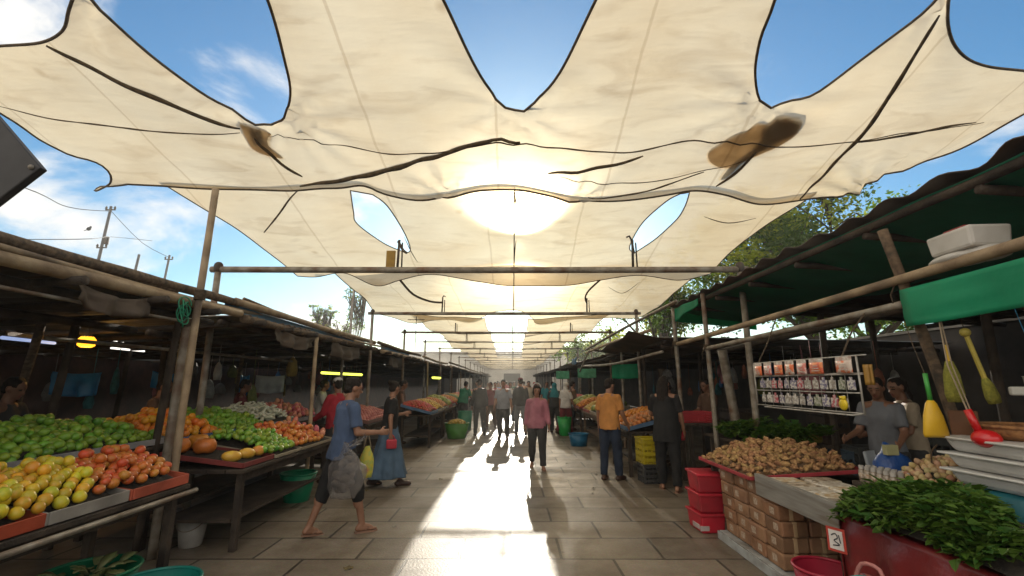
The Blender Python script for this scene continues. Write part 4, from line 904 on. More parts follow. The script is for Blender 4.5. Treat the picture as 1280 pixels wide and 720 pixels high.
for k, (x, y, n_) in enumerate([(-2.84, 4.86, 'nearest the table corner'), (-2.80, 5.06, 'in the middle of three'), (-2.78, 5.25, 'beside the green peppers')]):
    o = bpy.data.objects.new('yellow_mango', MANGO[k % 2]); COL.objects.link(o); o.location = (x, y, .865); o.rotation_euler = (0, .1, R(50 + 20 * k)); tag(o, 'yellow mango on the second left table, ' + n_, 'mango', 'mangoes on the second left table')
for k, (x, y, z, n_) in enumerate([(-3.18, 4.95, .955, 'large round orange squash behind the yellow mangoes'), (-3.42, 4.9, .965, 'orange squash half hidden by the tall post'), (-3.42, 5.2, .97, 'orange squash at the back of the second left table')]):
    o = bpy.data.objects.new('squash', SQUASH[k % 2]); COL.objects.link(o); o.location = (x, y, z); tag(o, n_, 'squash', 'squashes on the second left table')
table('produce_table', 'long back table of the second left stall under oranges', -4.55, -3.6, 5.02, 8.95, .94)
h8 = tray('produce_tray', 'blue edged tray of oranges on the long back table', -4.5, -3.62, 5.04, 5.98, .945, .06, (.04, .14, .32), .13, slope=.2)
h9 = tray('produce_tray', 'blue edged tray of green limes on the long back table', -4.5, -3.62, 6.0, 7.05, .945, .06, (.05, .16, .34), .13, slope=.2)
h10 = tray('produce_tray', 'grey tray of white radishes on the long back table', -4.5, -3.62, 7.07, 7.9, .945, .06, (.26, .26, .27), .12, slope=.2)
h11 = tray('produce_tray', 'grey tray of shallots at the end of the back table', -4.5, -3.62, 7.92, 8.93, .945, .06, (.24, .22, .22), .12, slope=.2)
scatter('orange', 'bright orange fruit piled behind the tall left posts', 'orange', 'oranges piled on the long back table', ORANGE, -4.48, -3.64, 5.02, 5.98, h8, .046, 240, 8, top=.25)
scatter('green_lime', 'green lime piled between the oranges and the radishes', 'lime', 'limes on the long back table', LIME, -4.48, -3.64, 6.02, 7.03, h9, .036, 300, 9, top=.1)
scatter('white_radish', 'white radish stacked on the long back table', 'radish', 'radishes on the long back table', RADISH, -4.46, -3.66, 7.1, 7.88, h10, .036, 150, 10, top=.3, spacing=2.6)
scatter('red_shallot', 'reddish shallot heaped at the end of the back table', 'shallot', 'shallots on the long back table', ONION, -4.46, -3.66, 7.95, 8.9, h11, .045, 220, 11)
# ---- buckets
def bucket(name, label, loc, r0, r1, h, col, cat='bucket', handle=False, rz=0, rim=.012):
    t = thing(name, label, cat, loc, rz)
    m_ = mat('plastic_%.2f_%.2f_%.2f' % col, col, tuple(c * .8 for c in col), scale=4, rough=.38, spec=.5, translucent=.15, stain=tuple(c * .55 for c in col))
    mb = MB(); mb.lathe([(r0 * .96, 0), (r0, .005), (r1, h), (r1 - .006, h), (r0 - .006, .012)], n=30); bd_ = part('body', mb, m_, t, smooth=True)
    mb = MB(); mb.tube([(r1 * math.cos(a), r1 * math.sin(a), h) for a in np.linspace(0, 2 * math.pi, 33)[:-1]], rim, 6, closed=True); part('rim', mb, m_, bd_, smooth=True)
    if handle:
        mb = MB(); mb.tube([(r1 * 1.02 * math.cos(a), -.02 - .10 * math.sin(a), h - .01 - .10 * math.sin(a)) for a in np.linspace(0, math.pi, 17)], .005, 5); part('handle', mb, STEEL, bd_, smooth=True)
    return t
bucket('plastic_bucket', 'green plastic bucket standing under the second left table', (-2.98, 6.75, 0), .165, .235, .36, (.012, .26, .13), handle=True)
bucket('plastic_bucket', 'dirty white bucket beside the leg of second left table', (-3.22, 4.98, 0), .10, .135, .27, (.42, .39, .35), handle=True)
bucket('plastic_tub', 'wide green tub holding leafy scraps below the near left table', (-2.95, 3.52, 0), .20, .285, .31, (.010, .20, .09), 'tub')
bucket('plastic_tub', 'teal tub at the bottom edge near the left table', (-2.42, 3.42, 0), .20, .27, .27, (.010, .20, .16), 'tub')
mb = MB(); rnd = random.Random(5)
for i in range(26):
    a = rnd.uniform(0, 6.28); q = rnd.uniform(0, .2); p = Vector((q * math.cos(a), q * math.sin(a), .27)); d = Vector((math.cos(a) * .1, math.sin(a) * .1, rnd.uniform(.02, .16)))
    s = Vector((-d.y, d.x, 0)).normalized() * rnd.uniform(.03, .055)
    mb.grid(lambda u, v: p + d * (u * 1.2) + s * (v - .5) * math.sin(math.pi * (.1 + .85 * u)) * 1.6 - Vector((0, 0, .10 * u * u)), 5, 2)
single('cabbage_leaves', mb, mat('limp_leaf', (.16, .20, .06), (.30, .30, .14), scale=12, rough=.6, bump=.3, translucent=.3), 'limp cabbage scraps piled in the wide green tub', 'leaf scraps', loc=(-2.95, 3.52, 0.02), smooth=True, solid=.004, kind='stuff')
# ---- far stalls, each with a table, trays and heaped produce
PROD = {'tomatoes': ((.52, .09, .03), (.42, .05, .02)), 'limes': ((.14, .24, .03), (.08, .16, .02)), 'oranges': ((.66, .25, .02), (.55, .18, .02)), 'pink shallots': ((.52, .18, .14), (.40, .10, .08)),
        'mangoes': ((.62, .38, .06), (.45, .30, .05)), 'greens': ((.09, .17, .03), (.05, .10, .02)), 'red apples': ((.45, .05, .04), (.36, .09, .04)), 'carrots': ((.62, .22, .06), (.52, .25, .10)), 'melons': ((.42, .42, .12), (.24, .30, .07))}
def heap(name, label, x0, x1, y0, y1, hf, r, cols, seed):
    rnd = random.Random(seed); mb = MB(); s = r * 1.9; y = y0 + r; k = 0
    while y < y1 - r * .5:
        x = x0 + r + (s / 2 if k % 2 else 0)
        while x < x1 - r * .5:
            mb.ell((x + rnd.uniform(-.2, .2) * r, y + rnd.uniform(-.2, .2) * r, hf(x, y) + r * .5), (r * rnd.uniform(.9, 1.1), r * rnd.uniform(.9, 1.1), r * rnd.uniform(.8, 1.1)), 8, 5, mi=rnd.randrange(2)); x += s
        y += s * .87; k += 1
    ms = [mat('%s_skin_%d' % (cols, i), c, tuple(q * .75 for q in c), scale=9, rough=.45) for i, c in enumerate(PROD[cols])]
    return single(name, mb, ms, label, 'produce', smooth=True, kind='stuff')
TRC = [(.10, .18, .30), (.36, .30, .2), (.35, .06, .04), (.3, .3, .3), (.08, .22, .1)]
def far_stall(side, x, y0, y1, k, goods, depth=.85, z=.8):
    w_ = 'left' if side < 0 else 'right'; nm = ORD[k]
    xs = sorted((x, x + side * depth))
    table('produce_table', '%s far stall table on the %s side of the lane' % (nm, w_), xs[0], xs[1], y0, y1, z, WOOD if k % 2 else WOODD, shelf=(y0 < 20), group='far stall tables along the %s side' % w_)
    n = len(goods)
    for i, gds in enumerate(goods):
        a = y0 + (y1 - y0) * i / n + .02; b = y0 + (y1 - y0) * (i + 1) / n - .02
        hf = tray('produce_tray', 'tray of %s on the %s far %s stall table' % (gds, nm, w_), xs[0] + .04, xs[1] - .04, a, b, z + .002, .07, TRC[(k + i) % 5], .16, slope=.25, group='trays on the far %s tables' % w_)
        heap('heap_of_' + gds.replace(' ', '_'), 'heap of %s on the %s far %s stall table' % (gds, nm, w_), xs[0] + .05, xs[1] - .05, a + .02, b - .02, hf, .045 if gds != 'melons' else .09, gds, k * 7 + i)
table('produce_table', 'dark table behind the woman in the denim skirt', -3.7, -2.75, 9.1, 11.2, .8)
hq = tray('produce_tray', 'dark tray of shallots behind the woman in the denim skirt', -3.66, -2.79, 9.14, 11.16, .802, .07, (.2, .1, .08), .15, slope=.2)
heap('heap_of_shallots', 'heap of shallots behind the woman in the denim skirt', -3.64, -2.8, 9.2, 11.1, hq, .042, 'pink shallots', 77)
far_stall(-1, -1.98, 11.75, 14.0, 0, ['red apples', 'mangoes'])
far_stall(-1, -1.98, 14.15, 16.8, 1, ['carrots', 'melons', 'tomatoes'])
far_stall(-1, -2.0, 17.3, 20.5, 2, ['oranges', 'limes', 'mangoes'])
far_stall(-1, -2.0, 21, 25, 3, ['tomatoes', 'greens'])
far_stall(-1, -2.0, 26, 31, 4, ['mangoes', 'pink shallots'])
far_stall(-1, -2.0, 32, 40, 5, ['oranges', 'greens'])
far_stall(1, 1.98, 8.25, 9.75, 0, ['carrots', 'oranges'], depth=1.0, z=.76)
far_stall(1, 2.0, 11.2, 13.6, 1, ['melons', 'mangoes'])
far_stall(1, 2.0, 14.2, 17.0, 2, ['oranges', 'melons', 'greens'])
far_stall(1, 2.05, 17.6, 21.5, 3, ['tomatoes', 'limes'])
far_stall(1, 2.05, 22.3, 27, 4, ['carrots', 'mangoes'])
far_stall(1, 2.05, 28, 36, 5, ['oranges', 'greens'])
b = bucket('plastic_basket', 'lime green basket of mixed fruit beside the far left tables', (-1.62, 13.9, 0), .26, .36, .42, (.08, .32, .03), 'basket')
heap('heap_of_fruit', 'mixed fruit heaped in the lime green basket', -1.86, -1.38, 13.66, 14.14, lambda x, y: .36 + .12 * max(0, 1 - ((x + 1.62) ** 2 + (y - 13.9) ** 2) / .09), .05, 'mangoes', 91)
bucket('plastic_drum', 'tall green plastic drum beyond the lime green basket', (-1.62, 16.2, 0), .22, .25, .62, (.01, .26, .13), 'drum')
bucket('plastic_bucket', 'bright green bucket beside the far right tables', (1.62, 14.6, 0), .17, .22, .55, (.03, .42, .09))
bucket('plastic_tub', 'blue tub on the ground by the far right tables', (1.72, 12.3, 0), .2, .25, .30, (.02, .18, .35), 'tub')

rnd = random.Random(17); SCR = [mat('dry_leaf_scrap', (.16, .12, .05), (.08, .06, .03), scale=20, rough=.8), mat('paper_scrap', (.42, .38, .32), rough=.8)]
for i in range(14):
    x, y = rnd.choice((-1, 1)) * rnd.uniform(1.0, 2.3), rnd.uniform(3.6, 10); k = rnd.uniform(.02, .05)
    mb = MB(); mb.grid(lambda u, v: Vector(((u - .5) * 2 * k, (v - .5) * k * 1.2 * math.sin(math.pi * (.08 + .84 * u)), .004 + .012 * math.sin(u * 5 + i) ** 2 + .008 * v)), 5, 3)
    single('litter_scrap', mb, SCR[i % 3 == 0], 'small dry scrap lying on the paving beside the stalls', 'litter', 'scraps on the paving', loc=(x, y, 0), smooth=True, solid=.002).rotation_euler.z = rnd.uniform(0, 6)
# ================================================================ near right stalls
RED_P = (.50, .03, .05)
table('produce_table', 'timber table holding brown ginger over wrapped parcels', 2.24, 3.35, 3.36, 5.62, .715, WOODD, rail=False)
hg = tray('produce_tray', 'red tray under the heap of brown ginger', 2.17, 3.25, 4.42, 5.58, .72, .035, (.42, .05, .06), .20, slope=.06, liner=mat('earthy_sacking', (.17, .10, .05), (.09, .055, .03), scale=40, rough=.95, bump=.8, bscale=60))
scatter('ginger_root', 'knobbly brown ginger root in the big heap on the red tray', 'ginger', 'ginger roots on the red tray', GINGER, 2.19, 3.2, 4.45, 5.55, hg, .027, 325, 21, top=.16, spacing=2.42, jit=.5)
mb = MB(); mb.box((2.205, 3.86, .70), (.012, 1.06, .16)); mb.box((2.222, 3.86, .785), (.045, 1.06, .012)); mb.box((2.216, 3.86, .617), (.03, 1.06, .008))
single('metal_fascia', mb, mat('brushed_sheet_metal', (.42, .41, .38), (.30, .28, .25), scale=3, rough=.45, metal=.55, stretch=(1, 1, 12), stain=(.2, .15, .1)), 'scratched sheet metal fascia along the table edge above the parcels', 'metal edge', bevel=.002)
# flat packs of dried goods
PK = [mat('clear_pack_%d' % i, c, d, scale=22, rough=.3, spec=.6, lo=.45, hi=.55) for i, (c, d) in enumerate([((.55, .48, .38), (.2, .15, .1)), ((.42, .36, .28), (.62, .58, .5)), ((.5, .36, .2), (.65, .6, .5))])]
pk = MB(); pk.box((0, 0, .02), (.25, .19, .036))
rnd = random.Random(8); first = None
for i in range(10):
    x = 2.40 + .28 * (i % 2) + rnd.uniform(-.02, .02); y = 3.46 + .19 * (i // 2) + rnd.uniform(-.01, .01)
    o = bpy.data.objects.new('flat_pack', pk.mesh('flat_pack', PK[i % 3])); COL.objects.link(o); o.location = (x, y, .735 + .002 * (i % 2)); o.rotation_euler.z = rnd.uniform(-.12, .12); mods(o, bevel=.012)
    tag(o, 'flat clear pack of dried goods lying behind the metal table edge', 'packet', 'flat packs behind the metal fascia')
# parcels
PB = [mat('brown_parcel_%d' % i, c, d, scale=7, rough=.55, bump=.3, bscale=25, stain=(.16, .09, .05)) for i, (c, d) in enumerate([((.30, .15, .08), (.20, .10, .05)), ((.36, .20, .11), (.22, .12, .065)), ((.24, .12, .07), (.32, .18, .10))])]
TAPE = mat('parcel_tape', (.48, .34, .20), (.40, .26, .14), rough=.3)
protos = []
for i in range(3):
    t = thing('wrapped_parcel', 'x', 'parcel', (0, 0, -5))
    mb = MB(); mb.box((0, 0, .0615), (.225, .255, .121)); ct_ = part('carton', mb, PB[i], t, bevel=.014)
    mb = MB(); mb.box((0, 0, .0615), (.05, .2575, .1235)); part('tape_band', mb, TAPE, ct_, bevel=.012)
    mb = MB(); mb.box((-.1135, .04 * (i - 1), .065), (.003, .07, .055)); part('paper_label', mb, mat('parcel_paper', (.52, .42, .32), (.3, .2, .14), scale=60, rough=.7), ct_)
    protos.append(t)
rnd = random.Random(4); n_ = 0
for lay in range(5):
    for iy in range(4):
        for ix in range(3):
            if ix and iy: continue          # parcels hidden inside the stack are left out
            if ix == 2 and lay == 4: continue
            x = 2.345 + .235 * ix + rnd.uniform(-.012, .012); y = 4.24 + .268 * iy + rnd.uniform(-.008, .008); z = .085 + .1255 * lay
            pos = ('top layer', 'second layer from top', 'middle layer', 'second layer from bottom', 'bottom layer')[4 - lay]
            col = ('%s column along the lane' % ORD[iy]) if ix == 0 else ('%s column in from the lane' % ORD[ix])
            lb = 'brown wrapped parcel, %s, %s' % (pos, col)
            src = protos[rnd.randrange(3)]
            o = dup(src, (x, y, z), rnd.uniform(-.04, .04), lb, 'parcels under the ginger table')
for t in protos:
    for c in list(t.children_recursive): bpy.data.objects.remove(c)
    bpy.data.objects.remove(t)
t = thing('pallet', 'pale painted pallet under the stack of parcels', 'pallet', (2.62, 4.62, 0))
mb = MB()
for q in range(5): mb.box((-.36 + .18 * q, 0, .069), (.16, 1.16, .022))
part('deck', mb, mat('pale_paint_wood', (.40, .42, .42), (.26, .26, .25), scale=8, rough=.7, stain=(.15, .13, .11)), t, bevel=.003)
for y in (-.55, 0, .55):
    mb = MB(); mb.box((0, y, .028), (.9, .07, .056)); part('bearer', mb, mat('pale_paint_wood', (.4, .42, .42)), t)
mb = MB(); mb.box((-.455, 0, .04), (.012, 1.16, .072)); part('edge_board', mb, mat('pale_paint_wood', (.4, .42, .42)), t)
# red crates
def crate(name, label, loc, d, col, rz=0, group=None):
    t = thing(name, label, 'crate', loc, rz, group); x, y, z = d
    m_ = mat('crate_%.2f_%.2f_%.2f' % col, col, tuple(c * .75 for c in col), scale=5, rough=.42, stain=tuple(c * .5 for c in col))
    mb = MB(); th = .012
    mb.box((0, 0, .008), (x - .01, y - .01, .014)); part('base', mb, m_, t)
    mb = MB()
    for sx in (-1, 1):
        for q in range(4): mb.box((sx * (x / 2 - th / 2), 0, z * (.1 + .24 * q) + .02), (th, y - 2 * th - .002, z * .15))
        for q in range(4): mb.box((0, sx * (y / 2 - th / 2), z * (.1 + .24 * q) + .02), (x - 2 * th - .002, th, z * .15))
        for sy in (-1, 1): mb.box((sx * (x / 2 - .012), sy * (y / 2 - .012), z / 2), (.03, .03, z))
        for q in (-.25, 0, .25):
            mb.box((sx * (x / 2 - .005), q * y, z / 2), (.016, .02, z * .96)); mb.box((q * x, sx * (y / 2 - .005), z / 2), (.02, .016, z * .96))
    part('slatted_side', mb, m_, t, bevel=.002)
    mb = MB()
    for sx in (-1, 1):
        mb.box((sx * (x / 2), 0, z - .012), (.022, y + .02, .026)); mb.box((0, sx * (y / 2), z - .012), (x - .024, .022, .026))
    part('rim', mb, m_, t, bevel=.004); return t
RBM = mat('scuffed_red_plastic', (.50, .022, .04), (.40, .015, .03), scale=5, rough=.42, spec=.5, stain=(.28, .02, .03))
for k, (z, n_) in enumerate([(0, 'lowest of three'), (.205, 'middle of three'), (.41, 'topmost of three')]):
    t = thing('plastic_bin', 'solid red plastic bin beside the parcels, ' + n_, 'bin', (2.17 + .008 * k, 5.5, z), .06 - .05 * k)
    mb = MB(); mb.box((0, 0, .099), (.28, .36, .196), taper=.90); part('body', mb, RBM, t, bevel=.016)
    mb = MB(); mb.box((0, 0, .188), (.305, .385, .026)); part('rim', mb, RBM, t, bevel=.006)
    if k == 0:
        mb = MB(); mb.box((-.10, -.165, .055), (.10, .012, .05)); mb.box((-.132, -.03, .055), (.012, .16, .05)); part('pale_sticker', mb, mat('scuffed_sticker', (.50, .42, .40), rough=.7), t, bevel=.004)
crate('plastic_crate', 'yellow plastic crate raised beside the orange produce stall', (2.26, 7.95, .30), (.30, .34, .40), (.48, .38, .02), .1)
crate('plastic_crate', 'dark grey crate carrying the yellow crate', (2.27, 7.95, 0), (.30, .34, .296), (.05, .05, .05), .05)
# second near table: greens on burgundy cloth
table('produce_table', 'table under the burgundy cloth and the pile of greens', 2.28, 2.92, 1.9, 3.32, .70, rail=False)
CLOTH = mat('burgundy_oilcloth', (.22, .022, .022), (.13, .013, .015), scale=3, rough=.32, spec=.6, bump=.3, bscale=16)
mb = MB(); Lf = .62
def fn(u, v):
    y = 1.7 + 1.66 * u; s = v * 1.75
    fold = .022 * math.sin(y * 19) + .02 * noise.noise((y * 4, s * 2, 0))
    if s < .70: return Vector((2.95 - s, y, .712 + .006 * noise.noise((y * 5, s * 5, 3))))
    q = (s - .70) * .62; k = min(1, q / .15)
    hem = .30 + .12 * math.sin(y * 3.1 + 2) + .06 * math.sin(y * 8)
    return Vector((2.25 - .03 * k + fold * k * (.5 + q), y, .712 - q * (Lf - hem * .35) / .65))
mb.grid(fn, 110, 40)
single('tablecloth', mb, CLOTH, 'burgundy oilcloth draped over the greens table with folds', 'tablecloth', smooth=True, solid=.004)
mb = MB()
mb.grid(lambda u, v: Vector((2.22 + .72 * u, 3.365 + .02 * math.sin(u * 24) * (.3 + v), .705 - v * (.42 + .1 * math.sin(u * 7)))), 50, 14)
single('tablecloth', mb, CLOTH, 'burgundy cloth flap hanging at the parcel end of the greens table', 'tablecloth', smooth=True, solid=.004)
mb = MB()
for k in range(3): mb.tube(catmull([(2.17 + .02 * k, 2.36 - .09 * k, .70), (2.10 + .02 * k, 2.33 - .1 * k, .45), (2.14, 2.30 - .10 * k, .12)], .05), [.03 + .012 * math.sin(i * .7 + k) for i in range(len(catmull([(2.17 + .02 * k, 2.36 - .09 * k, .70), (2.10 + .02 * k, 2.33 - .1 * k, .45), (2.14, 2.30 - .10 * k, .12)], .05)))], 10)
single('cloth_bunch', mb, CLOTH, 'gathered hanks of burgundy cloth hanging at the table front', 'cloth', smooth=True)
t = thing('price_tag', 'white price tag with red border clipped to the burgundy cloth', 'price tag', (2.155, 3.30, .50), R(-62))
mb = MB(); mb.box((0, 0, .075), (.115, .004, .15)); part('border', mb, mat('tag_red', (.50, .06, .04), rough=.6), t)
mb = MB(); mb.box((0, -.003, .075), (.085, .004, .118)); part('card', mb, mat('tag_white', (.72, .68, .64), rough=.6), t)
mb = MB(); mb.tube(catmull([(-.025, -.006, .10), (.0, -.006, .115), (.012, -.006, .09), (-.012, -.006, .07), (.02, -.006, .05), (-.02, -.006, .04)], .01), .004, 5); mb.tube([(.02, -.006, .11), (.028, -.006, .06)], .0035, 5); part('scribble', mb, mat('marker_ink', (.05, .05, .06), rough=.6), t)
LEAF = [mat('herb_leaf_%d' % i, c, d, scale=9, rough=.55, translucent=.3, spec=.25) for i, (c, d) in enumerate([((.07, .14, .015), (.045, .095, .012)), ((.12, .20, .03), (.07, .13, .02)), ((.03, .09, .012), (.05, .13, .02))])]
def bunch(seed):
    rnd = random.Random(seed); mb = MB()
    for i in range(70):
        a = rnd.uniform(0, 6.28); q = math.sqrt(rnd.random()) * .12; p = Vector((q * math.cos(a), q * math.sin(a) * .8, .05 * (1 - q / .12) + rnd.uniform(0, .05)))
        yaw = rnd.uniform(0, 6.28); d = Vector((math.cos(yaw), math.sin(yaw), rnd.uniform(-.4, .6))).normalized(); s = d.cross(Vector((0, 0, 1))).normalized(); u = s.cross(d)
        l = rnd.uniform(.035, .075); wv = l * rnd.uniform(.28, .42); mi = rnd.choice((0, 0, 1, 2))
        mb.add([p, p + d * l * .35 + s * wv + u * .008, p + d * l * .4 - u * .004, p + d * l * .35 - s * wv + u * .008, p + d * l * .8 + s * wv * .6 - u * .004, p + d * l * .8 - s * wv * .6 - u * .004, p + d * l * 1.1 - u * l * .2], [(0, 1, 2), (0, 2, 3), (1, 4, 6, 2), (2, 6, 5, 3)], mi)
        if i % 5 == 0: mb.tube([p - d * .05, p + d * .02], .0022, 4, mi=1)
    return mb.mesh('herb_bunch', LEAF)
BN = [bunch(i) for i in range(5)]
rnd = random.Random(12)
for i in range(125):
    x, y = rnd.uniform(2.24, 2.90), rnd.uniform(2.25, 3.31)
    while x > 2.32 + (y - 2.3) * .66: x, y = rnd.uniform(2.24, 2.90), rnd.uniform(2.25, 3.31)
    z = .745 + .21 * max(0, 1 - abs((x - 2.58) / .42) ** 2.2) * max(0, 1 - abs((y - 2.74) / .72) ** 2.6)
    o = bpy.data.objects.new('herb_bunch', BN[i % 5]); COL.objects.link(o); o.location = (x, y, z - .035 + (0 if x > 2.3 else -.03)); o.rotation_euler = (rnd.uniform(-.4, .4), rnd.uniform(-.4, .4), rnd.uniform(0, 6.28)); k = rnd.uniform(.8, 1.1); o.scale = (k, k, k)
    tag(o, 'leafy bunch in the pile of greens on burgundy cloth', 'herbs', 'bunches of greens on the burgundy cloth')
mb = MB(); hm = lambda x, y: .70 + .17 * max(0, 1 - abs((x - 2.58) / .36) ** 2.2) * max(0, 1 - abs((y - 2.68) / .66) ** 2.6)
mb.grid(lambda u, v: Vector((2.25 + .66 * u, 1.95 + 1.36 * v, hm(2.25 + .66 * u, 1.95 + 1.36 * v) + .018)), 16, 16)
single('sacking', mb, LINER, 'dark sacking bulging beneath the pile of greens', 'sacking', smooth=True)
# garlic basket behind
t = thing('wicker_basket', 'round wicker basket of pale bulbs behind the greens', 'basket', (3.30, 3.62, .72))
WICK = mat('dark_wicker', (.16, .10, .055), (.07, .045, .025), scale=40, rough=.85, bump=.6, bscale=90, stretch=(1, 1, 5))
mb = MB(); mb.lathe([(.22, 0), (.30, .10), (.34, .15), (.33, .15), (.28, .09), (.20, .012)], n=30); part('bowl', mb, WICK, t, smooth=True)
mb = MB(); mb.tube([(.335 * math.cos(a), .335 * math.sin(a), .15) for a in np.linspace(0, 6.283, 33)[:-1]], .014, 6, closed=True); part('rim', mb, WICK, t, smooth=True)
hgar = lambda x, y: .80 + .22 * max(0, 1 - ((x - 3.30) ** 2 + (y - 3.62) ** 2) / .115) ** .8
mb = MB(); mb.grid(lambda u, v: Vector((3.3 + .3 * u * math.cos(6.2832 * v), 3.62 + .3 * u * math.sin(6.2832 * v), hgar(3.3 + .3 * u * math.cos(6.2832 * v), 3.62 + .3 * u * math.sin(6.2832 * v)) + .006)), 8, 24)
part('sacking', mb, LINER, t, world=True, smooth=True)
scatter('garlic_bulb', 'pale brown bulb heaped in the round wicker basket', 'bulb', 'bulbs in the wicker basket', GARLIC, 2.98, 3.62, 3.28, 3.96, hgar, .022, 300, 31, reg=lambda x, y: (x - 3.3) ** 2 + (y - 3.62) ** 2 < .098, top=.1)
mb = MB(); mb.tube(catmull([(3.12, 3.58, .98), (3.17, 3.62, 1.08), (3.26, 3.66, 1.13)], .02), .006, 5); single('twig', mb, WICK, 'thin curved twig sticking out of the pale bulbs', 'twig', smooth=True)
table('side_table', 'low dark table behind the greens under the wicker basket', 2.95, 4.1, 3.37, 4.6, .715)
mb = MB(); mb.box((3.05, 3.78, .755), (.42, .26, .03), rz=.25); single('chopping_board', mb, mat('orange_wood', (.36, .17, .07), (.26, .11, .04), scale=5, rough=.55, stretch=(1, 6, 1)), 'orange brown chopping board behind the pile of greens', 'board', bevel=.006)
# jars
JB = mat('spice_jar', (.36, .30, .24), (.22, .17, .12), scale=30, rough=.25, spec=.7); JC = mat('jar_cap', (.50, .47, .43), rough=.45)
t0 = thing('spice_jar', 'small pale spice jar in rows behind the flat packs', 'jar', (0, 0, 0), group='spice jars in rows')
mb = MB(); mb.lathe([(.022, 0), (.024, .006), (.024, .085), (.016, .10)], n=14); jr_ = part('jar', mb, JB, t0, smooth=True)
mb = MB(); mb.lathe([(.019, .10), (.019, .128)], n=14); part('lid', mb, JC, jr_, smooth=False)
mb = MB(); mb.lathe([(.0246, .02), (.0246, .07)], n=14); part('paper_band', mb, mat('jar_paper', (.55, .50, .42), (.32, .2, .12), scale=35, rough=.6), jr_, smooth=True)
k = 0
for i in range(6):
    for j in range(3):
        loc = (2.93 + .06 * j, 3.72 + .065 * i, .79)
        if k == 0: t0.location = loc
        else: dup(t0, loc, random.uniform(0, 6))
        k += 1
mb = MB(); mb.box((2.99, 3.88, .752), (.22, .46, .072)); single('jar_shelf', mb, WOODD, 'low dark riser under the spice jars', 'shelf', bevel=.004)
t = thing('blue_bag', 'crumpled blue plastic bag behind the spice jars', 'bag', (3.18, 4.02, .72))
def bagmesh(rx, ry, h, seed, n=22):
    mb = MB(); rings = []
    for i in range(9):
        u = i / 8; k = (.85 + .25 * math.sin(math.pi * min(1, u * 1.2))) * (1 if u < .7 else 1 - (u - .7) * 2.1)
        rings.append(((0, 0, h * u), rx * k, ry * k, .06 * u, 7))
    mb.loft(rings, n)
    mb.v = [tuple(Vector(v) * (1 + .12 * noise.noise(Vector(v) * 11 + Vector((seed, 0, 0))))) for v in mb.v]; return mb
part('sack', bagmesh(.14, .10, .36, 2), mat('blue_bag_film', (.015, .08, .30), (.01, .05, .2), scale=6, rough=.35, bump=.6, bscale=25), t, smooth=True)
mb = MB(); mb.box((-.04, -.05, .33), (.10, .05, .08)); part('paper', mb, mat('yellowish_card', (.45, .43, .22), rough=.7), t, bevel=.004)
# hanging display rack
t = thing('display_rack', 'white wire rack hanging above the ginger, full of packets', 'rack', (2.62, 4.25, 1.34))
WIRE = mat('white_wire', (.45, .43, .39), (.3, .27, .23), scale=20, rough=.5, metal=.2)
y0, y1 = 3.50, 5.0
mb = MB()
for z in (1.80, 1.66, 1.52, 1.37): mb.tube([(2.62, y0 - (.1 if z == 1.80 else 0), z), (2.62, y1, z)], .006, 5)
for y in (y0, y1): mb.tube([(2.62, y, 1.36), (2.62, y, 1.80)], .008, 5)
for q in range(1, 10): mb.tube([(2.62, y0 + (y1 - y0) * q / 10, 1.37), (2.62, y0 + (y1 - y0) * q / 10, 1.66)], .003, 4)
mb.tube([(2.53, y0, 1.36), (2.53, y1 - .3, 1.36)], .006, 5); mb.tube([(2.53, y0, 1.36), (2.62, y0, 1.37)], .006, 5); mb.tube([(2.53, y1 - .3, 1.36), (2.62, y1 - .3, 1.37)], .006, 5)
part('wire_frame', mb, WIRE, t, world=True, smooth=True)
mb = MB(); mb.box((2.64, 4.25, 1.665), (.03, 1.52, .018)); part('ledge', mb, WIRE, t, world=True)
for y in (y0 + .15, y1 - .1):
    mb = MB(); mb.tube([(2.62, y, 1.80), (2.75, y + .03, 2.0), (2.9, y + .05, 2.16 if y < 4.5 else 2.3)], .007, 5); part('hanging_cord', mb, ROPE, t, world=True)
POR = [mat('orange_packet_%d' % i, c, d, scale=18, rough=.35, spec=.6, lo=.47, hi=.53) for i, (c, d) in enumerate([((.70, .16, .05), (.62, .50, .42)), ((.72, .24, .08), (.60, .12, .06)), ((.62, .20, .16), (.7, .55, .5))])]
PWH = mat('packet_header', (.66, .62, .56), (.45, .3, .24), scale=30, rough=.4)
for i, y in enumerate([3.60, 3.93, 4.13, 4.31, 4.49, 4.68, 4.86]):
    p = thing('hanging_packet', '%s orange packet from the camera on the top row of the rack' % ORD[i], 'packet', (2.60, y, 1.665), group='orange packets on the rack')
    wv = .17 if i in (0, 1) else .13
    mb = MB(); mb.grid(lambda u, v: Vector((-.012 - .012 * math.sin(math.pi * u) * math.sin(math.pi * v), (u - .5) * wv, .004 + v * .095)), 6, 5, flip=True); pc_ = part('pouch', mb, POR[i % 3], p, smooth=True, solid=.008)
    mb = MB(); mb.box((-.010, 0, .115), (.006, wv, .032)); part('header', mb, PWH, p)
    mb = MB()
    for q in range(3): mb.box((-.0325, -.1 * wv, .03 + .02 * q), (.002, wv * (.6 - .12 * q), .007))
    part('print_line', mb, PWH, pc_)
SMALL = [mat('small_card_%d' % i, c, d, scale=45, rough=.45, lo=.45, hi=.55) for i, (c, d) in enumerate([((.55, .52, .47), (.3, .26, .22)), ((.50, .46, .42), (.45, .1, .12)), ((.42, .40, .34), (.2, .22, .14)), ((.58, .54, .48), (.2, .18, .25))])]
cm = []
for m_ in SMALL:
    mb = MB(); mb.box((0, 0, .055), (.008, .075, .075)); mb.box((-.006, 0, .045), (.012, .05, .04)); mb.box((0, 0, .10), (.004, .03, .03)); cm.append(mb.mesh('carded_trinket', m_))
rnd = random.Random(9)
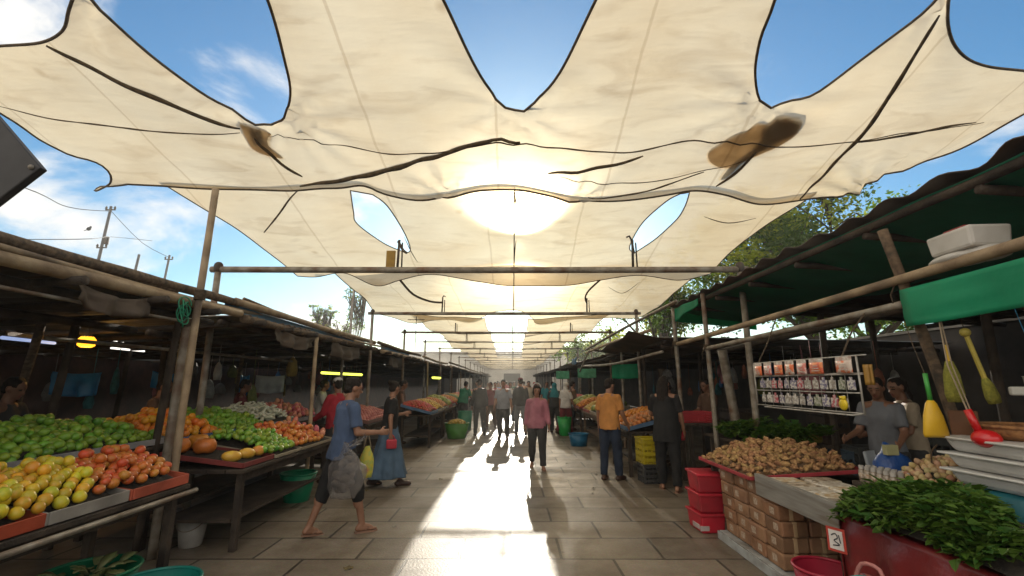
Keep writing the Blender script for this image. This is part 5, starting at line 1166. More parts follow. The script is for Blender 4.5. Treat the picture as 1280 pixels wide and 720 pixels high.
for r_ in range(2):
    for i in range(13):
        if r_ == 1 and i in (0,): continue
        o = bpy.data.objects.new('carded_trinket', rnd.choice(cm)); COL.objects.link(o); o.location = (2.605, 3.57 + .105 * i, 1.525 if r_ == 0 else 1.385); o.rotation_euler.z = rnd.uniform(-.15, .15)
        tag(o, 'small carded trinket in the %s row of the wire rack' % ('middle' if r_ == 0 else 'lowest'), 'trinket', 'carded trinkets in the %s rack row' % ('middle' if r_ == 0 else 'lowest'))
mb = MB(); mb.ell((2.585, 3.66, 1.43), (.02, .045, .045)); mb.box((2.585, 3.66, 1.48), (.02, .05, .03)); single('yellow_toy', mb, mat('bright_yellow_plastic', (.72, .52, .02), rough=.35), 'bright yellow trinket at the lower end of the wire rack', 'trinket', smooth=True)
mb = MB(); mb.grid(lambda u, v: Vector((2.66 + .02 * math.sin(9 * u), 3.43 + .07 * u, 1.58 + .15 * v)), 6, 6); single('ochre_pouch', mb, mat('ochre_pouch', (.32, .17, .03), rough=.5), 'ochre pouch hanging past the end of the wire rack', 'pouch', smooth=True, solid=.02)
# implements hanging at the wooden post
def hang(name, label, cat, pos): return thing(name, label, cat, pos)
t = hang('dustpan', 'yellow plastic scoop hanging at the leaning wooden post', 'scoop', (2.84, 3.18, 1.24))
YP = mat('yellow_plastic', (.66, .40, .02), (.55, .32, .02), rough=.4)
mb = MB(); mb.loft([((0, 0, 0), .082, .02), ((0, 0, .02), .085, .035), ((.0, 0, .14), .062, .035), ((-.0, 0, .22), .035, .025), ((0, 0, .24), .018, .016)], 16); part('scoop', mb, YP, t, smooth=True)
mb = MB(); mb.tube([(0, 0, .235), (-.005, 0, .42)], .014, 8); part('handle', mb, mat('green_plastic', (.05, .30, .05), rough=.4), t, smooth=True)
mb = MB(); mb.tube([(-.005, 0, .41), (0, .06, .62), (0.02, .12, .8)], .003, 4); part('cord', mb, ROPE, t)
t = hang('ladle', 'round red ladle hanging by a long pale cord at right', 'ladle', (2.92, 2.93, 1.26))
RP = mat('glossy_red_plastic', (.55, .012, .015), (.45, .01, .012), rough=.28, spec=.6)
mb = MB(); mb.ell((0, 0, 0), (.072, .072, .055), 20, 12); part('bowl', mb, RP, t, smooth=True)
mb = MB(); mb.tube([(-.02, 0.02, .04), (-.035, .05, .17)], .022, 8); part('handle', mb, RP, t, smooth=True)
mb = MB(); mb.tube([(-.035, .05, .16), (-.06, .10, .45), (-.04, .12, .95)], .005, 5); mb.tube([(-.01, .03, .05), (-.03, .10, .45), (-.03, .13, .95)], .004, 5); part('cord', mb, mat('pale_cord', (.35, .27, .18), rough=.9), t)
t = hang('bottle_brush', 'olive green brush hanging among the tools, wider of two', 'brush', (2.96, 3.12, 1.47))
OLV = mat('olive_bristle', (.30, .28, .04), (.20, .19, .03), scale=60, rough=.8, bump=.8, bscale=150)
mb = MB(); mb.loft([((0, 0, 0), .05, .03, .05, 9), ((0, 0, .05), .06, .035, .06, 9), ((0, 0, .18), .05, .03, .05, 9), ((0, 0, .27), .022, .02)], 24); part('bristles', mb, OLV, t, smooth=True)
mb = MB(); mb.tube([(0, 0, .26), (0, 0, .38)], .012, 6); part('handle', mb, mat('yellow_plastic', (.66, .4, .02)), t); mb = MB(); mb.tube([(0, 0, .37), (-.02, .03, .8)], .003, 4); part('cord', mb, ROPE, t)
t = hang('bottle_brush', 'olive green brush on a slanting handle, narrower of two', 'brush', (3.06, 2.97, 1.47)); t.rotation_euler.y = -.22
mb = MB(); mb.loft([((0, 0, 0), .035, .025, .05, 9), ((0, 0, .04), .04, .03, .06, 9), ((0, 0, .12), .03, .025, .05, 9), ((0, 0, .16), .016, .016)], 24); part('bristles', mb, OLV, t, smooth=True)
mb = MB(); mb.tube([(0, 0, .15), (0, 0, .44)], .014, 6); part('handle', mb, mat('ochre_handle', (.42, .33, .06), rough=.5), t); mb = MB(); mb.ell((0, 0, .46), .03, 10, 6); part('knob', mb, mat('ochre_handle', (.42, .33, .06)), t, smooth=True)
mb = MB(); mb.tube([(0, 0, .46), (.06, .03, .8)], .003, 4); part('cord', mb, ROPE, t)
mb = MB(); mb.box((3.08, 3.22, 1.30), (.15, .02, .22), rz=-.7); single('wooden_paddle', mb, mat('brown_board', (.18, .075, .03), (.12, .05, .02), rough=.6), 'plain brown board hanging behind the scoop and ladle', 'board', bevel=.01)
mb = MB(); mb.ell((3.12, 2.72, 1.60), (.03, .03, .035)); mb.tube([(3.12, 2.72, 1.6), (3.1, 2.8, 2.2)], .002, 4); single('blue_bauble', mb, mat('bright_blue', (.02, .30, .60), rough=.3), 'small bright blue bauble hanging behind the brushes', 'bauble', smooth=True)
t = hang('enamel_pot', 'pale pot hanging by a cord at the right edge', 'pot', (3.12, 2.66, 1.50))
PW = mat('pale_enamel', (.42, .41, .36), (.33, .31, .27), scale=5, rough=.4)
mb = MB(); mb.lathe([(.09, 0), (.125, .015), (.13, .13), (.135, .135), (.125, .135), (.12, .02)], n=24); part('body', mb, PW, t, smooth=True)
mb = MB(); mb.bar((-.12, 0, .05), (-.23, .05, .05), .04, .05); part('handle', mb, PW, t, bevel=.01); mb = MB(); mb.tube([(-.08, 0, .13), (-.03, .02, .3), (-.08, .05, .8)], .006, 5); part('cord', mb, ROPE, t)
# white stacked trays over a teal covered drum at the right edge
t = thing('covered_drum', 'drum under a teal sheet at the right edge of the greens', 'drum', (3.15, 2.94, 0))
TEAL = mat('teal_sheet', (.012, .13, .16), (.008, .08, .10), scale=3, rough=.5, bump=.5, bscale=8)
mb = MB(); mb.loft([((0, 0, 0), .30, .34, .05, 9), ((0, 0, .4), .285, .32, .04, 9), ((0, 0, .8), .28, .31, .02, 9), ((0, 0, .93), .27, .30), ((0, 0, .95), .24, .27)], 48); part('sheet', mb, TEAL, t, smooth=True)
for k in range(3):
    p = thing('white_tub', 'cloudy white plastic tub, %s of the stack on the teal drum' % ('lowest', 'middle', 'topmost')[k], 'tub', (3.15, 2.94, .952 + .10 * k), random.uniform(-.06, .06), 'white tubs stacked on the teal drum')
    WP = mat('cloudy_tub_plastic', (.80, .79, .76), (.68, .66, .62), scale=4, rough=.35, translucent=.3, bump=.15, bscale=8)
    mb = MB(); mb.box((0, 0, .045), (.52, .54, .088), taper=.86); part('body', mb, WP, p, bevel=.03)
    mb = MB(); mb.box((0, 0, .091), (.57, .59, .014)); part('rim', mb, WP, p, bevel=.006)
t = thing('wicker_tray', 'brown wicker tray lying on the cloudy white tubs', 'basket', (3.17, 2.96, 1.252))
mb = MB(); mb.lathe([(.17, 0), (.21, .08), (.22, .08), (.18, .008)], n=26); part('bowl', mb, mat('orange_wicker', (.30, .14, .05), (.18, .08, .03), scale=30, rough=.8, bump=.5), t, smooth=True)
mb = MB(); mb.tube([(.215 * math.cos(a), .215 * math.sin(a), .08) for a in np.linspace(0, 6.283, 29)[:-1]], .012, 6, closed=True); part('rim', mb, mat('orange_wicker', (.3, .14, .05)), t, smooth=True)
# ground level goods at the bottom right
bucket('plastic_bucket', 'crimson bucket on the ground below the metal fascia', (2.24, 3.60, 0), .16, .20, .30, (.42, .02, .05))
t = thing('shopping_bag', 'flower patterned bag with teal trim below the burgundy cloth', 'bag', (2.12, 2.95, 0), R(-70))
FB = mat('floral_fabric', (.50, .16, .14), (.16, .10, .16), scale=26, rough=.7, lo=.48, hi=.52, stain=(.55, .42, .36))
part('sack', bagmesh(.22, .14, .46, 5), FB, t, smooth=True)
mb = MB(); mb.tube(catmull([(-.15, -.1, .30), (-.05, -.16, .46), (.08, -.13, .50), (.2, -.05, .36)], .03), .022, 8); part('trim', mb, mat('teal_trim', (.01, .20, .22), rough=.5), t, smooth=True)
mb = MB(); mb.tube(catmull([(-.08, -.05, .44), (-.05, -.02, .54), (.05, -.02, .54), (.08, -.04, .44)], .03), .012, 6); part('handle', mb, mat('pink_handle', (.45, .18, .16), rough=.6), t, smooth=True)
# mid right stall with greens and red box, behind the ginger
table('produce_table', 'dark table of leafy greens behind the pale steel post', 2.95, 3.95, 5.85, 7.3, .84, rail=True)
for i in range(26):
    o = bpy.data.objects.new('leaf_bunch', BN[i % 5]); COL.objects.link(o); o.location = (rnd.uniform(3.0, 3.9), rnd.uniform(5.9, 7.25), .86 + rnd.uniform(0, .1)); o.rotation_euler = (rnd.uniform(-.4, .4), rnd.uniform(-.4, .4), rnd.uniform(0, 6.28)); k = rnd.uniform(1.1, 1.7); o.scale = (k, k, k)
    tag(o, 'leafy bunch on the dark table behind the steel post', 'herbs', 'leafy bunches behind the steel post')
crate('plastic_crate', 'small red crate standing beyond the leafy greens', (3.05, 7.9, .95), (.5, .3, .17), (.5, .05, .06), .1)
table('produce_table', 'short table under the small red crate', 2.8, 3.5, 7.55, 8.15, .95, shelf=False)
mb = MB(); rnd = random.Random(6)
mb.box((3.75, 6.2, .9), (.3, .5, .1)); single('mustard_sack', mb, mat('mustard_sack', (.20, .15, .015), (.1, .08, .01), rough=.8, bump=.5, bscale=12), 'mustard coloured sack lying among the leafy bunches', 'sack', bevel=.04)
# dim clutter inside both stall rows
rnd = random.Random(21)
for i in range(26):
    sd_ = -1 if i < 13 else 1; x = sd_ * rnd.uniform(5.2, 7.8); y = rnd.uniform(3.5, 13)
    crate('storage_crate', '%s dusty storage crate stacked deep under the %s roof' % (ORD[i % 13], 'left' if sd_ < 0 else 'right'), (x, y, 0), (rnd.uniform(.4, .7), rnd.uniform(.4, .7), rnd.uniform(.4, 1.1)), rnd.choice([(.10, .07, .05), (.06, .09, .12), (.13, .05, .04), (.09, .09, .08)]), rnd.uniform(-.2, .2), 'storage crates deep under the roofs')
t = thing('plastic_chair', 'pale grey plastic chair behind the jars under the right roof', 'chair', (4.0, 4.9, 0), R(200))
PC = mat('grey_plastic', (.38, .40, .42), rough=.45)
mb = MB(); mb.box((0, 0, .44), (.42, .42, .03)); part('seat', mb, PC, t, bevel=.01)
mb = MB(); mb.grid(lambda u, v: Vector(((u - .5) * .42, -.2 - .05 * v - .04 * math.sin(math.pi * u), .46 + .42 * v)), 8, 5); part('backrest', mb, PC, t, smooth=True, solid=.02)
for x in (-.18, .18):
    for y in (-.18, .18):
        mb = MB(); mb.tube([(x * 1.1, y * 1.1, 0), (x, y, .43)], .02, 6); part('leg', mb, PC, t)
# ================================================================ people
TMPS = bpy.data.scenes.new('figure_workshop')
def vox(mb, size, smooth_it, fold=0.0, ffreq=8.0, paint=None, mats=None, seed=0, fz=.45):
    """fuse overlapping closed shapes into ONE continuous surface, smooth it, add cloth folds, paint face regions"""
    me = mb.mesh('tmp', [])
    o = bpy.data.objects.new('tmp', me); TMPS.collection.objects.link(o)
    q = o.modifiers.new('r', 'REMESH'); q.mode = 'VOXEL'; q.voxel_size = size; q.use_smooth_shade = True
    if smooth_it: q = o.modifiers.new('s', 'SMOOTH'); q.factor = .5; q.iterations = smooth_it
    with bpy.context.temp_override(scene=TMPS, view_layer=TMPS.view_layers[0]): dg = bpy.context.evaluated_depsgraph_get()
    dg.update()
    r_ = bpy.data.meshes.new_from_object(o.evaluated_get(dg)); bpy.data.objects.remove(o); bpy.data.meshes.remove(me)
    if fold:
        nv = [v.normal.copy() for v in r_.vertices]
        for v, nn in zip(r_.vertices, nv):
            c = v.co; v.co = c + nn * fold * (noise.noise(Vector((c.x * ffreq + seed, c.y * ffreq, c.z * ffreq * fz + c.x * 3))) + .6 * noise.noise(Vector((c.x * ffreq * 2.3, c.y * ffreq * 2.3 + seed, c.z * ffreq * 1.3))))
    r_.materials.clear()
    for m in mats: r_.materials.append(m)
    if paint:
        for p in r_.polygons:
            c = p.center; p.material_index = 0
            for pc, pr, mi in paint:
                d = c - pc
                if (d.x / pr[0]) ** 2 + (d.y / pr[1]) ** 2 + (d.z / pr[2]) ** 2 < 1: p.material_index = mi
    else:
        r_.polygons.foreach_set('material_index', [0] * len(r_.polygons))
    r_.polygons.foreach_set('use_smooth', [True] * len(r_.polygons)); r_.update(); return r_
def skin(tone):
    return mat('skin_%d' % tone, [(.30, .155, .095), (.22, .105, .062), (.38, .21, .14)][tone], [(.25, .12, .07), (.17, .08, .045), (.32, .17, .11)][tone], scale=9, rough=.5, spec=.4)
EYEM = mat('eye_dark', (.02, .015, .012), rough=.3); LIP = mat('lip_tone', (.22, .07, .055), rough=.45)
HAIRM = mat('black_hair', (.014, .011, .009), (.03, .022, .018), scale=30, spec=.15, rough=.65, bump=.6, bscale=90, stretch=(3, 3, .5)); GREYH = mat('grey_hair', (.12, .11, .10), (.06, .055, .05), scale=30, rough=.6, bump=.6, bscale=90)
def cloth(name, c, **k): return mat('cloth_' + name, c, tuple(q * .72 for q in c), scale=6, rough=.85, bump=.25, bscale=160, **k)
PEOPLE = []
def person(label, loc, yaw, H=1.62, tone=0, lean=4, head=(0, 0), legs=((12, 4), (-10, 12)), arms=((8, 12, 12), (8, 12, 12)), top=None, sleeve='short', bottom=None, blen=1.0, skirt=None,
           hair='short', hairm=None, cover=None, shoes=None, flip=False, cap=None, v=.012, girth=1.0, hem=.86, seat=None, group=None, lift=True):
    """legs: (thigh forward, knee bend) left, right; arms: (forward, outward, elbow bend) left, right; head: (turn, nod)"""
    s = H / 1.70
    root = thing('person', label, 'person', loc, yaw, group)
    Rl = Matrix.Rotation(-R(lean), 3, 'X'); PV = Vector((0, 0, .93))
    up = lambda p: PV + Rl @ (Vector(p) - PV)
    sk = skin(tone); S_ = lambda p: Vector(p)
    J = {}
    for k, sx in ((0, -1), (1, 1)):
        a, b = R(legs[k][0]), R(legs[k][1]); hip = Vector((sx * .088, 0, .90)); sp = sx * R(3)
        kn = hip + Vector((math.sin(sp) * .43, math.sin(a) * .43, -math.cos(a) * .43)); an = kn + Vector((math.sin(sp) * .1, math.sin(a - b) * .405, -math.cos(a - b) * .405))
        fp = max(0, R(-(legs[k][0] - legs[k][1])) - R(12)) * .9
        fd = Vector((sx * .18, math.cos(fp), -math.sin(fp))).normalized(); heel = an + Vector((0, -.035, -.05)) ; 
        J[k] = dict(hip=hip, kn=kn, an=an, fd=fd, toe=an + fd * .15 + Vector((0, 0, -.055)), heel=an - fd * .045 + Vector((0, 0, -.05)))
        f, ab, e = R(arms[k][0]), R(arms[k][1]), R(arms[k][2]); sh = up((sx * .160 * girth ** .5, -.01, 1.378))
        d1 = Vector((sx * math.sin(ab), math.sin(f) * math.cos(ab), -math.cos(f) * math.cos(ab))); el = sh + d1 * .285
        inn = arms[k][3] if len(arms[k]) > 3 else 0
        d2 = Vector((sx * (math.sin(ab) * .5 - inn), math.sin(f + e), -math.cos(f + e))).normalized(); wr = el + d2 * .245
        J[k].update(sh=sh, el=el, wr=wr, d2=d2)
    low = min(min(J[k]['toe'].z, J[k]['heel'].z) for k in (0, 1)) - (.030 if not seat else .03)
    dz = -low if lift else 0
    sh_ = Vector((0, 0, dz))
    # ---- body: one continuous surface
    b = MB()
    HR = Rl @ Matrix.Rotation(R(head[0]), 3, 'Z') @ Matrix.Rotation(R(-head[1]), 3, 'X'); HC = up((0, .015, 1.50)); hd = lambda p: HC + HR @ (Vector(p) - Vector((0, .015, 1.50)))
    b.cap(up((0, -.015, 1.36)), hd((0, .0, 1.53)), .062, .054)
    b.ell(hd((0, .01, 1.615)), (.073, .092, .092), 18, 12, rot=HR); b.ell(hd((0, .035, 1.555)), (.056, .062, .066), 16, 10, rot=HR)
    b.cap(hd((0, .093, 1.60)), hd((0, .112, 1.572)), .010, .016, 8); b.ell(hd((0, .082, 1.627)), (.052, .02, .014), 10, 6, rot=HR)
    b.ell(hd((0, .088, 1.535)), (.026, .014, .014), 10, 6, rot=HR); b.ell(hd((0, .083, 1.508)), (.024, .018, .016), 10, 6, rot=HR)
    for sx in (-1, 1): b.ell(hd((sx * .076, .0, 1.59)), (.012, .022, .032), 8, 6, rot=HR)
    b.ell(up((0, -.005, 1.26)), (.15, .098, .16), 16, 12, rot=Rl); b.ell(up((0, 0, 1.09)), (.128 * girth, .095 * girth, .14), 16, 12, rot=Rl); b.ell((0, -.005, .94), (.15 * girth, .105 * girth, .11), 16, 12)
    for k, sx in ((0, -1), (1, 1)):
        j = J[k]
        b.cap(up((sx * .06, -.01, 1.385)), j['sh'], .07, .058); b.cap(j['sh'], j['el'], .052, .040); b.cap(j['el'], j['wr'], .041, .027)
        b.cap(j['hip'], j['kn'], .088 * girth, .055); b.ell(j['kn'] + Vector((0, .008, 0)), .052); b.cap(j['kn'], j['an'] + Vector((0, 0, .16)) * .0, .052, .036)
        b.ell(j['kn'] * .66 + j['an'] * .34 + Vector((0, -.018, 0)), (.045, .048, .095))
        b.cap(j['an'], j['heel'], .036, .030); b.cap(j['heel'], j['an'] + j['fd'] * .10 + Vector((0, 0, -.055)), .03, .030); b.cap(j['an'] + Vector((0, .01, -.02)), j['an'] + j['fd'] * .09 + Vector((0, 0, -.05)), .032, .030)
        sd_ = j['fd'].cross(Vector((0, 0, 1))).normalized()
        for q, (o_, l_, rr) in enumerate([(-.024, .158, .012), (-.006, .163, .0105), (.010, .158, .010), (.024, .148, .0095), (.036, .135, .009)]):
            o2 = -o_ * sx; st = j['an'] + j['fd'] * .085 + sd_ * o2 + Vector((0, 0, -.062)); b.cap(st, j['an'] + j['fd'] * l_ + sd_ * o2 + Vector((0, 0, -.066)), .016, rr, 8)
        # hand: palm, four curled fingers of unequal length, thumb from the palm's side
        w_ = j['wr']; d = j['d2']; side = d.cross(Vector((sx, 0, 0)))
        side = side.normalized() if side.length > .1 else Vector((0, 1, 0)); nrm = d.cross(side).normalized() * (1 if d.cross(side).x * sx < 0 else -1)
        pc = w_ + d * .048
        rot = Matrix((side, nrm, d)).transposed()
        b.ell(pc, (.040, .018, .052), 12, 8, rot=rot); b.cap(w_ - d * .02, pc, .026, .022)
        for q, (o_, l_) in enumerate([(-.030, .062), (-.010, .075), (.010, .070), (.029, .054)]):
            r0 = max(.0095, v * .8); st = pc + d * .036 + side * o_; m1 = st + (d * .9 + nrm * .30) * l_ * .5; m2 = m1 + (d * .6 + nrm * .75) * l_ * .5
            b.cap(st, m1, r0, r0 * .95, 8); b.cap(m1, m2, r0 * .95, r0 * .85, 8)
        fw = side if side.y > 0 else -side
        st = pc - d * .012 + fw * .034; m1 = st + (fw * .7 + d * .6 + nrm * .35) * .035; m2 = m1 + (d * .85 + nrm * .4) * .028
        b.cap(st, m1, .014, .0115, 8); b.cap(m1, m2, .0115, .0095, 8)
    def fin(mb, **k):
        mb.v = [tuple((Vector(p) + sh_) * s) for p in mb.v]; return vox(mb, v * s, **k)
    P_ = lambda p: (hd(p) + sh_) * s
    paint = []
    if v < .016:
        for sx in (-1, 1): paint += [(P_((sx * .031, .098, 1.603)), (.014, .03, .007), 1), (P_((sx * .033, .098, 1.628)), (.02, .03, .005), 1)]
        paint.append((P_((0, .1, 1.536)), (.022, .03, .009), 2))
    part('body', fin(b, smooth_it=3, paint=paint, mats=[sk, EYEM, LIP]), None, root)
    if top:
        m_ = MB(); g = girth
        prof = [(hem, .184 * g, .142 * g), (.93, .180 * g, .138 * g), (1.05, .165 * g, .128 * g), (1.17, .166 * g, .124 * g), (1.28, .168, .122), (1.35, .152, .108), (1.40, .112, .088), (1.435, .085, .075), (1.452, .068, .068)]
        m_.loft([((0, -.004 - .012 * (i > 4), z), rx, ry) for i, (z, rx, ry) in enumerate(prof)], 28)
        m_.v = [tuple(up(p)) for p in m_.v]
        for k, sx in ((0, -1), (1, 1)):
            j = J[k]; a0 = up((sx * .09, -.01, 1.37))
            m_.cap(a0, j['sh'], .072, .064)
            if sleeve == 'short': e = j['sh'].lerp(j['el'], .78); m_.tube([j['sh'] - (e - j['sh']) * .1, j['sh'], e], [.060, .066, .064], 14)
            elif sleeve == 'long': m_.tube([j['sh'], j['el'], j['el'].lerp(j['wr'], .9)], [.068, .058, .045], 14); m_.ell(j['el'], .056)
        part('shirt', fin(m_, smooth_it=2, fold=.015 * s, ffreq=8, mats=[top], seed=len(label) * 7 % 97), None, root)
    if bottom:
        m_ = MB(); g = girth
        m_.loft([((0, -.004, z), rx * g, ry * g) for z, rx, ry in [(.80, .150, .110), (.86, .164, .120), (.92, .156, .115), (.965, .146, .110)]], 28)
        for k in (0, 1):
            j = J[k]; e = j['kn'].lerp(j['an'], max(0, (blen - .5) * 2)) if blen > .5 else j['hip'].lerp(j['kn'], blen * 2)
            if blen > .5: m_.tube([j['hip'], j['hip'].lerp(j['kn'], .5), j['kn'], e], [.104 * g, .096 * g, .082, .070 - .006 * blen], 16); m_.ell(j['kn'], .083)
            else: m_.tube([j['hip'], e], [.1 * g, .085 * g], 16)
        part('trousers', fin(m_, smooth_it=2, fold=.014 * s, ffreq=8, mats=[bottom], seed=len(label) * 5 % 83), None, root)
    if skirt:
        m_ = MB(); ky = (J[0]['kn'].y + J[1]['kn'].y) / 2; ay = (J[0]['an'].y + J[1]['an'].y) / 2
        m_.loft([((0, 0, 1.02), .138, .108), ((0, 0, .93), .172, .135), ((0, ky * .3, .75), .205, .18, .03, 6), ((0, ky * .7, .5), .25, .25, .06, 7), ((0, ay * .7, .30), .295, .31, .08, 7), ((0, ay * .9, .15), .325, .35, .09, 7)], 56)
        part('skirt', fin(m_, smooth_it=2, fold=.020 * s, ffreq=7, mats=[skirt], seed=3, fz=.15), None, root)
    hm_ = hairm or HAIRM
    if hair:
        m_ = MB(); m_.ell(hd((0, -.010, 1.640)), (.081, .098, .082), 18, 12, rot=HR); m_.ell(hd((0, -.045, 1.585)), (.070, .058, .070), 14, 10, rot=HR)
        if hair == 'bun': m_.ell(hd((0, -.115, 1.67)), (.045, .045, .04), 12, 8)
        if hair == 'tail': m_.ell(hd((0, -.105, 1.63)), .035); m_.cap(hd((0, -.12, 1.62)), hd((0, -.13, 1.42)), .03, .015)
        if hair == 'long': m_.loft([(hd((0, -.06, z)), rx, ry) for z, rx, ry in [(1.30, .085, .035), (1.42, .092, .05), (1.56, .086, .066), (1.64, .078, .07)]], 20)
        if hair == 'bob':
            for sx in (-1, 1): m_.ell(hd((sx * .068, -.01, 1.57)), (.028, .055, .075), 10, 8)
            m_.ell(hd((0, -.05, 1.55)), (.082, .05, .085), 12, 8)
        part('hair', fin(m_, smooth_it=1, fold=.012 * s, ffreq=22, mats=[hm_]), None, root)
    if cover:   # headscarf falling over the shoulders
        m_ = MB(); m_.ell(hd((0, -.012, 1.625)), (.092, .103, .105), 18, 12, rot=HR); m_.ell(hd((0, -.01, 1.545)), (.086, .085, .085), 16, 10, rot=HR)
        m_.loft([(up((0, -.015, z)), rx, ry) for z, rx, ry in [(1.20, .19, .135), (1.32, .185, .13), (1.40, .155, .115), (1.46, .105, .09), (1.53, .085, .085)]], 24)
        part('headscarf', fin(m_, smooth_it=2, fold=.012, ffreq=9, mats=[cover]), None, root)
    if cap:
        m_ = MB(); m_.ell(hd((0, .0, 1.668)), (.084, .101, .062), 18, 10, rot=HR); m_.ell(hd((0, .105, 1.655)), (.06, .05, .012), 14, 6, rot=HR)
        part('cap', fin(m_, smooth_it=1, mats=[cap]), None, root)
    if shoes:
        for k in (0, 1):
            j = J[k]; m_ = MB(); n_ = 'sandal' if flip else 'shoe'
            if flip:
                sd_ = j['fd'].cross(Vector((0, 0, 1))).normalized(); z_ = Vector((0, 0, -.083))
                for a_, r_ in ((-.06, .036), (.0, .033), (.06, .036), (.12, .044), (.15, .040)): pass
                rows = [(-.075, .020), (-.055, .034), (0, .034), (.06, .039), (.12, .046), (.16, .038), (.178, .018)]
                vs = []
                for dz_ in (0, -.016):
                    for a_, w in rows: vs += [j['an'] + j['fd'] * a_ + sd_ * w + z_ + Vector((0, 0, dz_)), j['an'] + j['fd'] * a_ - sd_ * w + z_ + Vector((0, 0, dz_))]
                n = len(rows) * 2; fs = []
                for i in range(len(rows) - 1): q = 2 * i; fs += [(q, q + 2, q + 3, q + 1), (n + q, n + q + 1, n + q + 3, n + q + 2), (q, n + q, n + q + 2, q + 2), (q + 1, q + 3, n + q + 3, n + q + 1)]
                fs += [(0, 1, n + 1, n), (n - 2, 2 * n - 2, 2 * n - 1, n - 1)]
                m_.add(vs, fs)
                tp = j['an'] + j['fd'] * .115 + Vector((0, 0, -.045))
                for sg in (-1, 1): m_.tube([tp + Vector((0, 0, -.01)), j['an'] + j['fd'] * .07 + sd_ * sg * .035 + Vector((0, 0, -.04)), j['an'] + j['fd'] * .03 + sd_ * sg * .036 + Vector((0, 0, -.075))], .006, 5)
                m_.v = [tuple((Vector(p) + sh_ + Vector((0, 0, .004))) * s) for p in m_.v]
                part(n_, m_.mesh(n_, shoes), None, root)
            else:
                m_.cap(j['heel'] + Vector((0, 0, 0)), j['an'] + j['fd'] * .12 + Vector((0, 0, -.052)), .042, .042); m_.cap(j['an'] + Vector((0, 0, -.01)), j['an'] + j['fd'] * .06 + Vector((0, 0, -.045)), .046, .040); m_.cap(j['an'] + j['fd'] * .1 + Vector((0, 0, -.055)), j['an'] + j['fd'] * .16 + Vector((0, 0, -.06)), .042, .034)
                part(n_, fin(m_, smooth_it=1, mats=[shoes]), None, root)
    info = {k: {n: (q + sh_) * s for n, q in J[k].items() if isinstance(q, Vector)} for k in J}
    Mz = Matrix.Rotation(yaw, 3, 'Z'); PEOPLE.append(root)
    return {k: {n: Vector(loc) + Mz @ q for n, q in info[k].items()} for k in info}
def gp(px, py): p = at_z(px, py, 0); return (p.x, p.y, 0)
BLK = cloth('black', (.016, .015, .015)); NAVY = cloth('navy', (.02, .03, .055)); GREY = cloth('grey', (.16, .165, .18)); DGREY = cloth('charcoal', (.045, .043, .042)); BLUE = cloth('dusty_blue', (.07, .105, .19))
DENIM = cloth('denim', (.085, .14, .21)); ORG = cloth('orange', (.55, .235, .06)); PINK = cloth('rose', (.40, .15, .19)); RED = cloth('red', (.34, .018, .03)); WHT = cloth('white', (.60, .57, .53)); GRN = cloth('green', (.02, .17, .09))
LGREY = cloth('light_grey', (.27, .28, .31)); LBLUE = cloth('light_blue', (.16, .24, .36)); TEALC = cloth('teal', (.03, .18, .20)); BRN = cloth('brown', (.12, .065, .04)); MAR = cloth('maroon', (.16, .03, .035)); BEI = cloth('beige', (.38, .30, .21)); LEA = mat('worn_leather', (.07, .035, .022), (.04, .02, .015), rough=.5); RUB = mat('tan_rubber', (.30, .17, .11), (.22, .12, .08), rough=.7)
# the shopper in the dusty blue shirt
h = person('person in dusty blue t-shirt and black knee shorts striding with a large plastic bag', gp(421, 668), R(-48), 1.64, 0, lean=5, head=(-8, 8), legs=((-17, 4), (20, 8)), arms=((-8, 10, 14), (6, 14, 82)), top=BLUE, bottom=BLK, blen=.68, shoes=RUB, flip=True, v=.0088, hem=.80, girth=1.04)
fa = h[1]['el'].lerp(h[1]['wr'], .35)
t = thing('plastic_bag', 'large translucent plastic bag hanging from the forearm of the shopper in blue', 'bag', (fa.x - .17, fa.y - .09, .42), R(-22))
def pbag(rx, ry, h, seed):
    mb = MB(); rings = []
    for i in range(15):
        u = i / 14; k = (.82 + .38 * math.sin(math.pi * min(1, u * 1.05 + .04))) * (1 if u < .55 else 1 - (u - .55) * 1.85)
        rings.append(((0.03 * math.sin(u * 3), 0, h * u), rx * k, ry * k, .05 * (.4 + u), 8))
    mb.loft(rings, 44)
    mb.v = [tuple(Vector(v) + Vector(v).normalized() * .05 * (noise.noise(Vector(v) * 8 + Vector((seed, 0, 0))) + .5 * noise.noise(Vector(v) * 19))) for v in mb.v]; return mb
FILM = bpy.data.materials.new('thin_plastic_film'); FILM.use_nodes = True
b_ = FILM.node_tree.nodes['Principled BSDF']; b_.inputs['Base Color'].default_value = (.30, .28, .28, 1); b_.inputs['Roughness'].default_value = .22
nz_ = FILM.node_tree.nodes.new('ShaderNodeTexNoise'); nz_.inputs['Scale'].default_value = 9; nz_.inputs['Detail'].default_value = 4; nz_.inputs['Distortion'].default_value = 1.2
bp_ = FILM.node_tree.nodes.new('ShaderNodeBump'); bp_.inputs['Strength'].default_value = .9; bp_.inputs['Distance'].default_value = .03; FILM.node_tree.links.new(nz_.outputs['Fac'], bp_.inputs['Height']); FILM.node_tree.links.new(bp_.outputs[0], b_.inputs['Normal'])
fm_ = FILM.node_tree.nodes.new('ShaderNodeMixShader'); ft = FILM.node_tree.nodes.new('ShaderNodeBsdfTransparent'); ftl = FILM.node_tree.nodes.new('ShaderNodeBsdfTranslucent'); ftl.inputs['Color'].default_value = (.6, .57, .55, 1); fm2 = FILM.node_tree.nodes.new('ShaderNodeMixShader')
fm_.inputs[0].default_value = .58; fm2.inputs[0].default_value = .4; L_ = FILM.node_tree.links
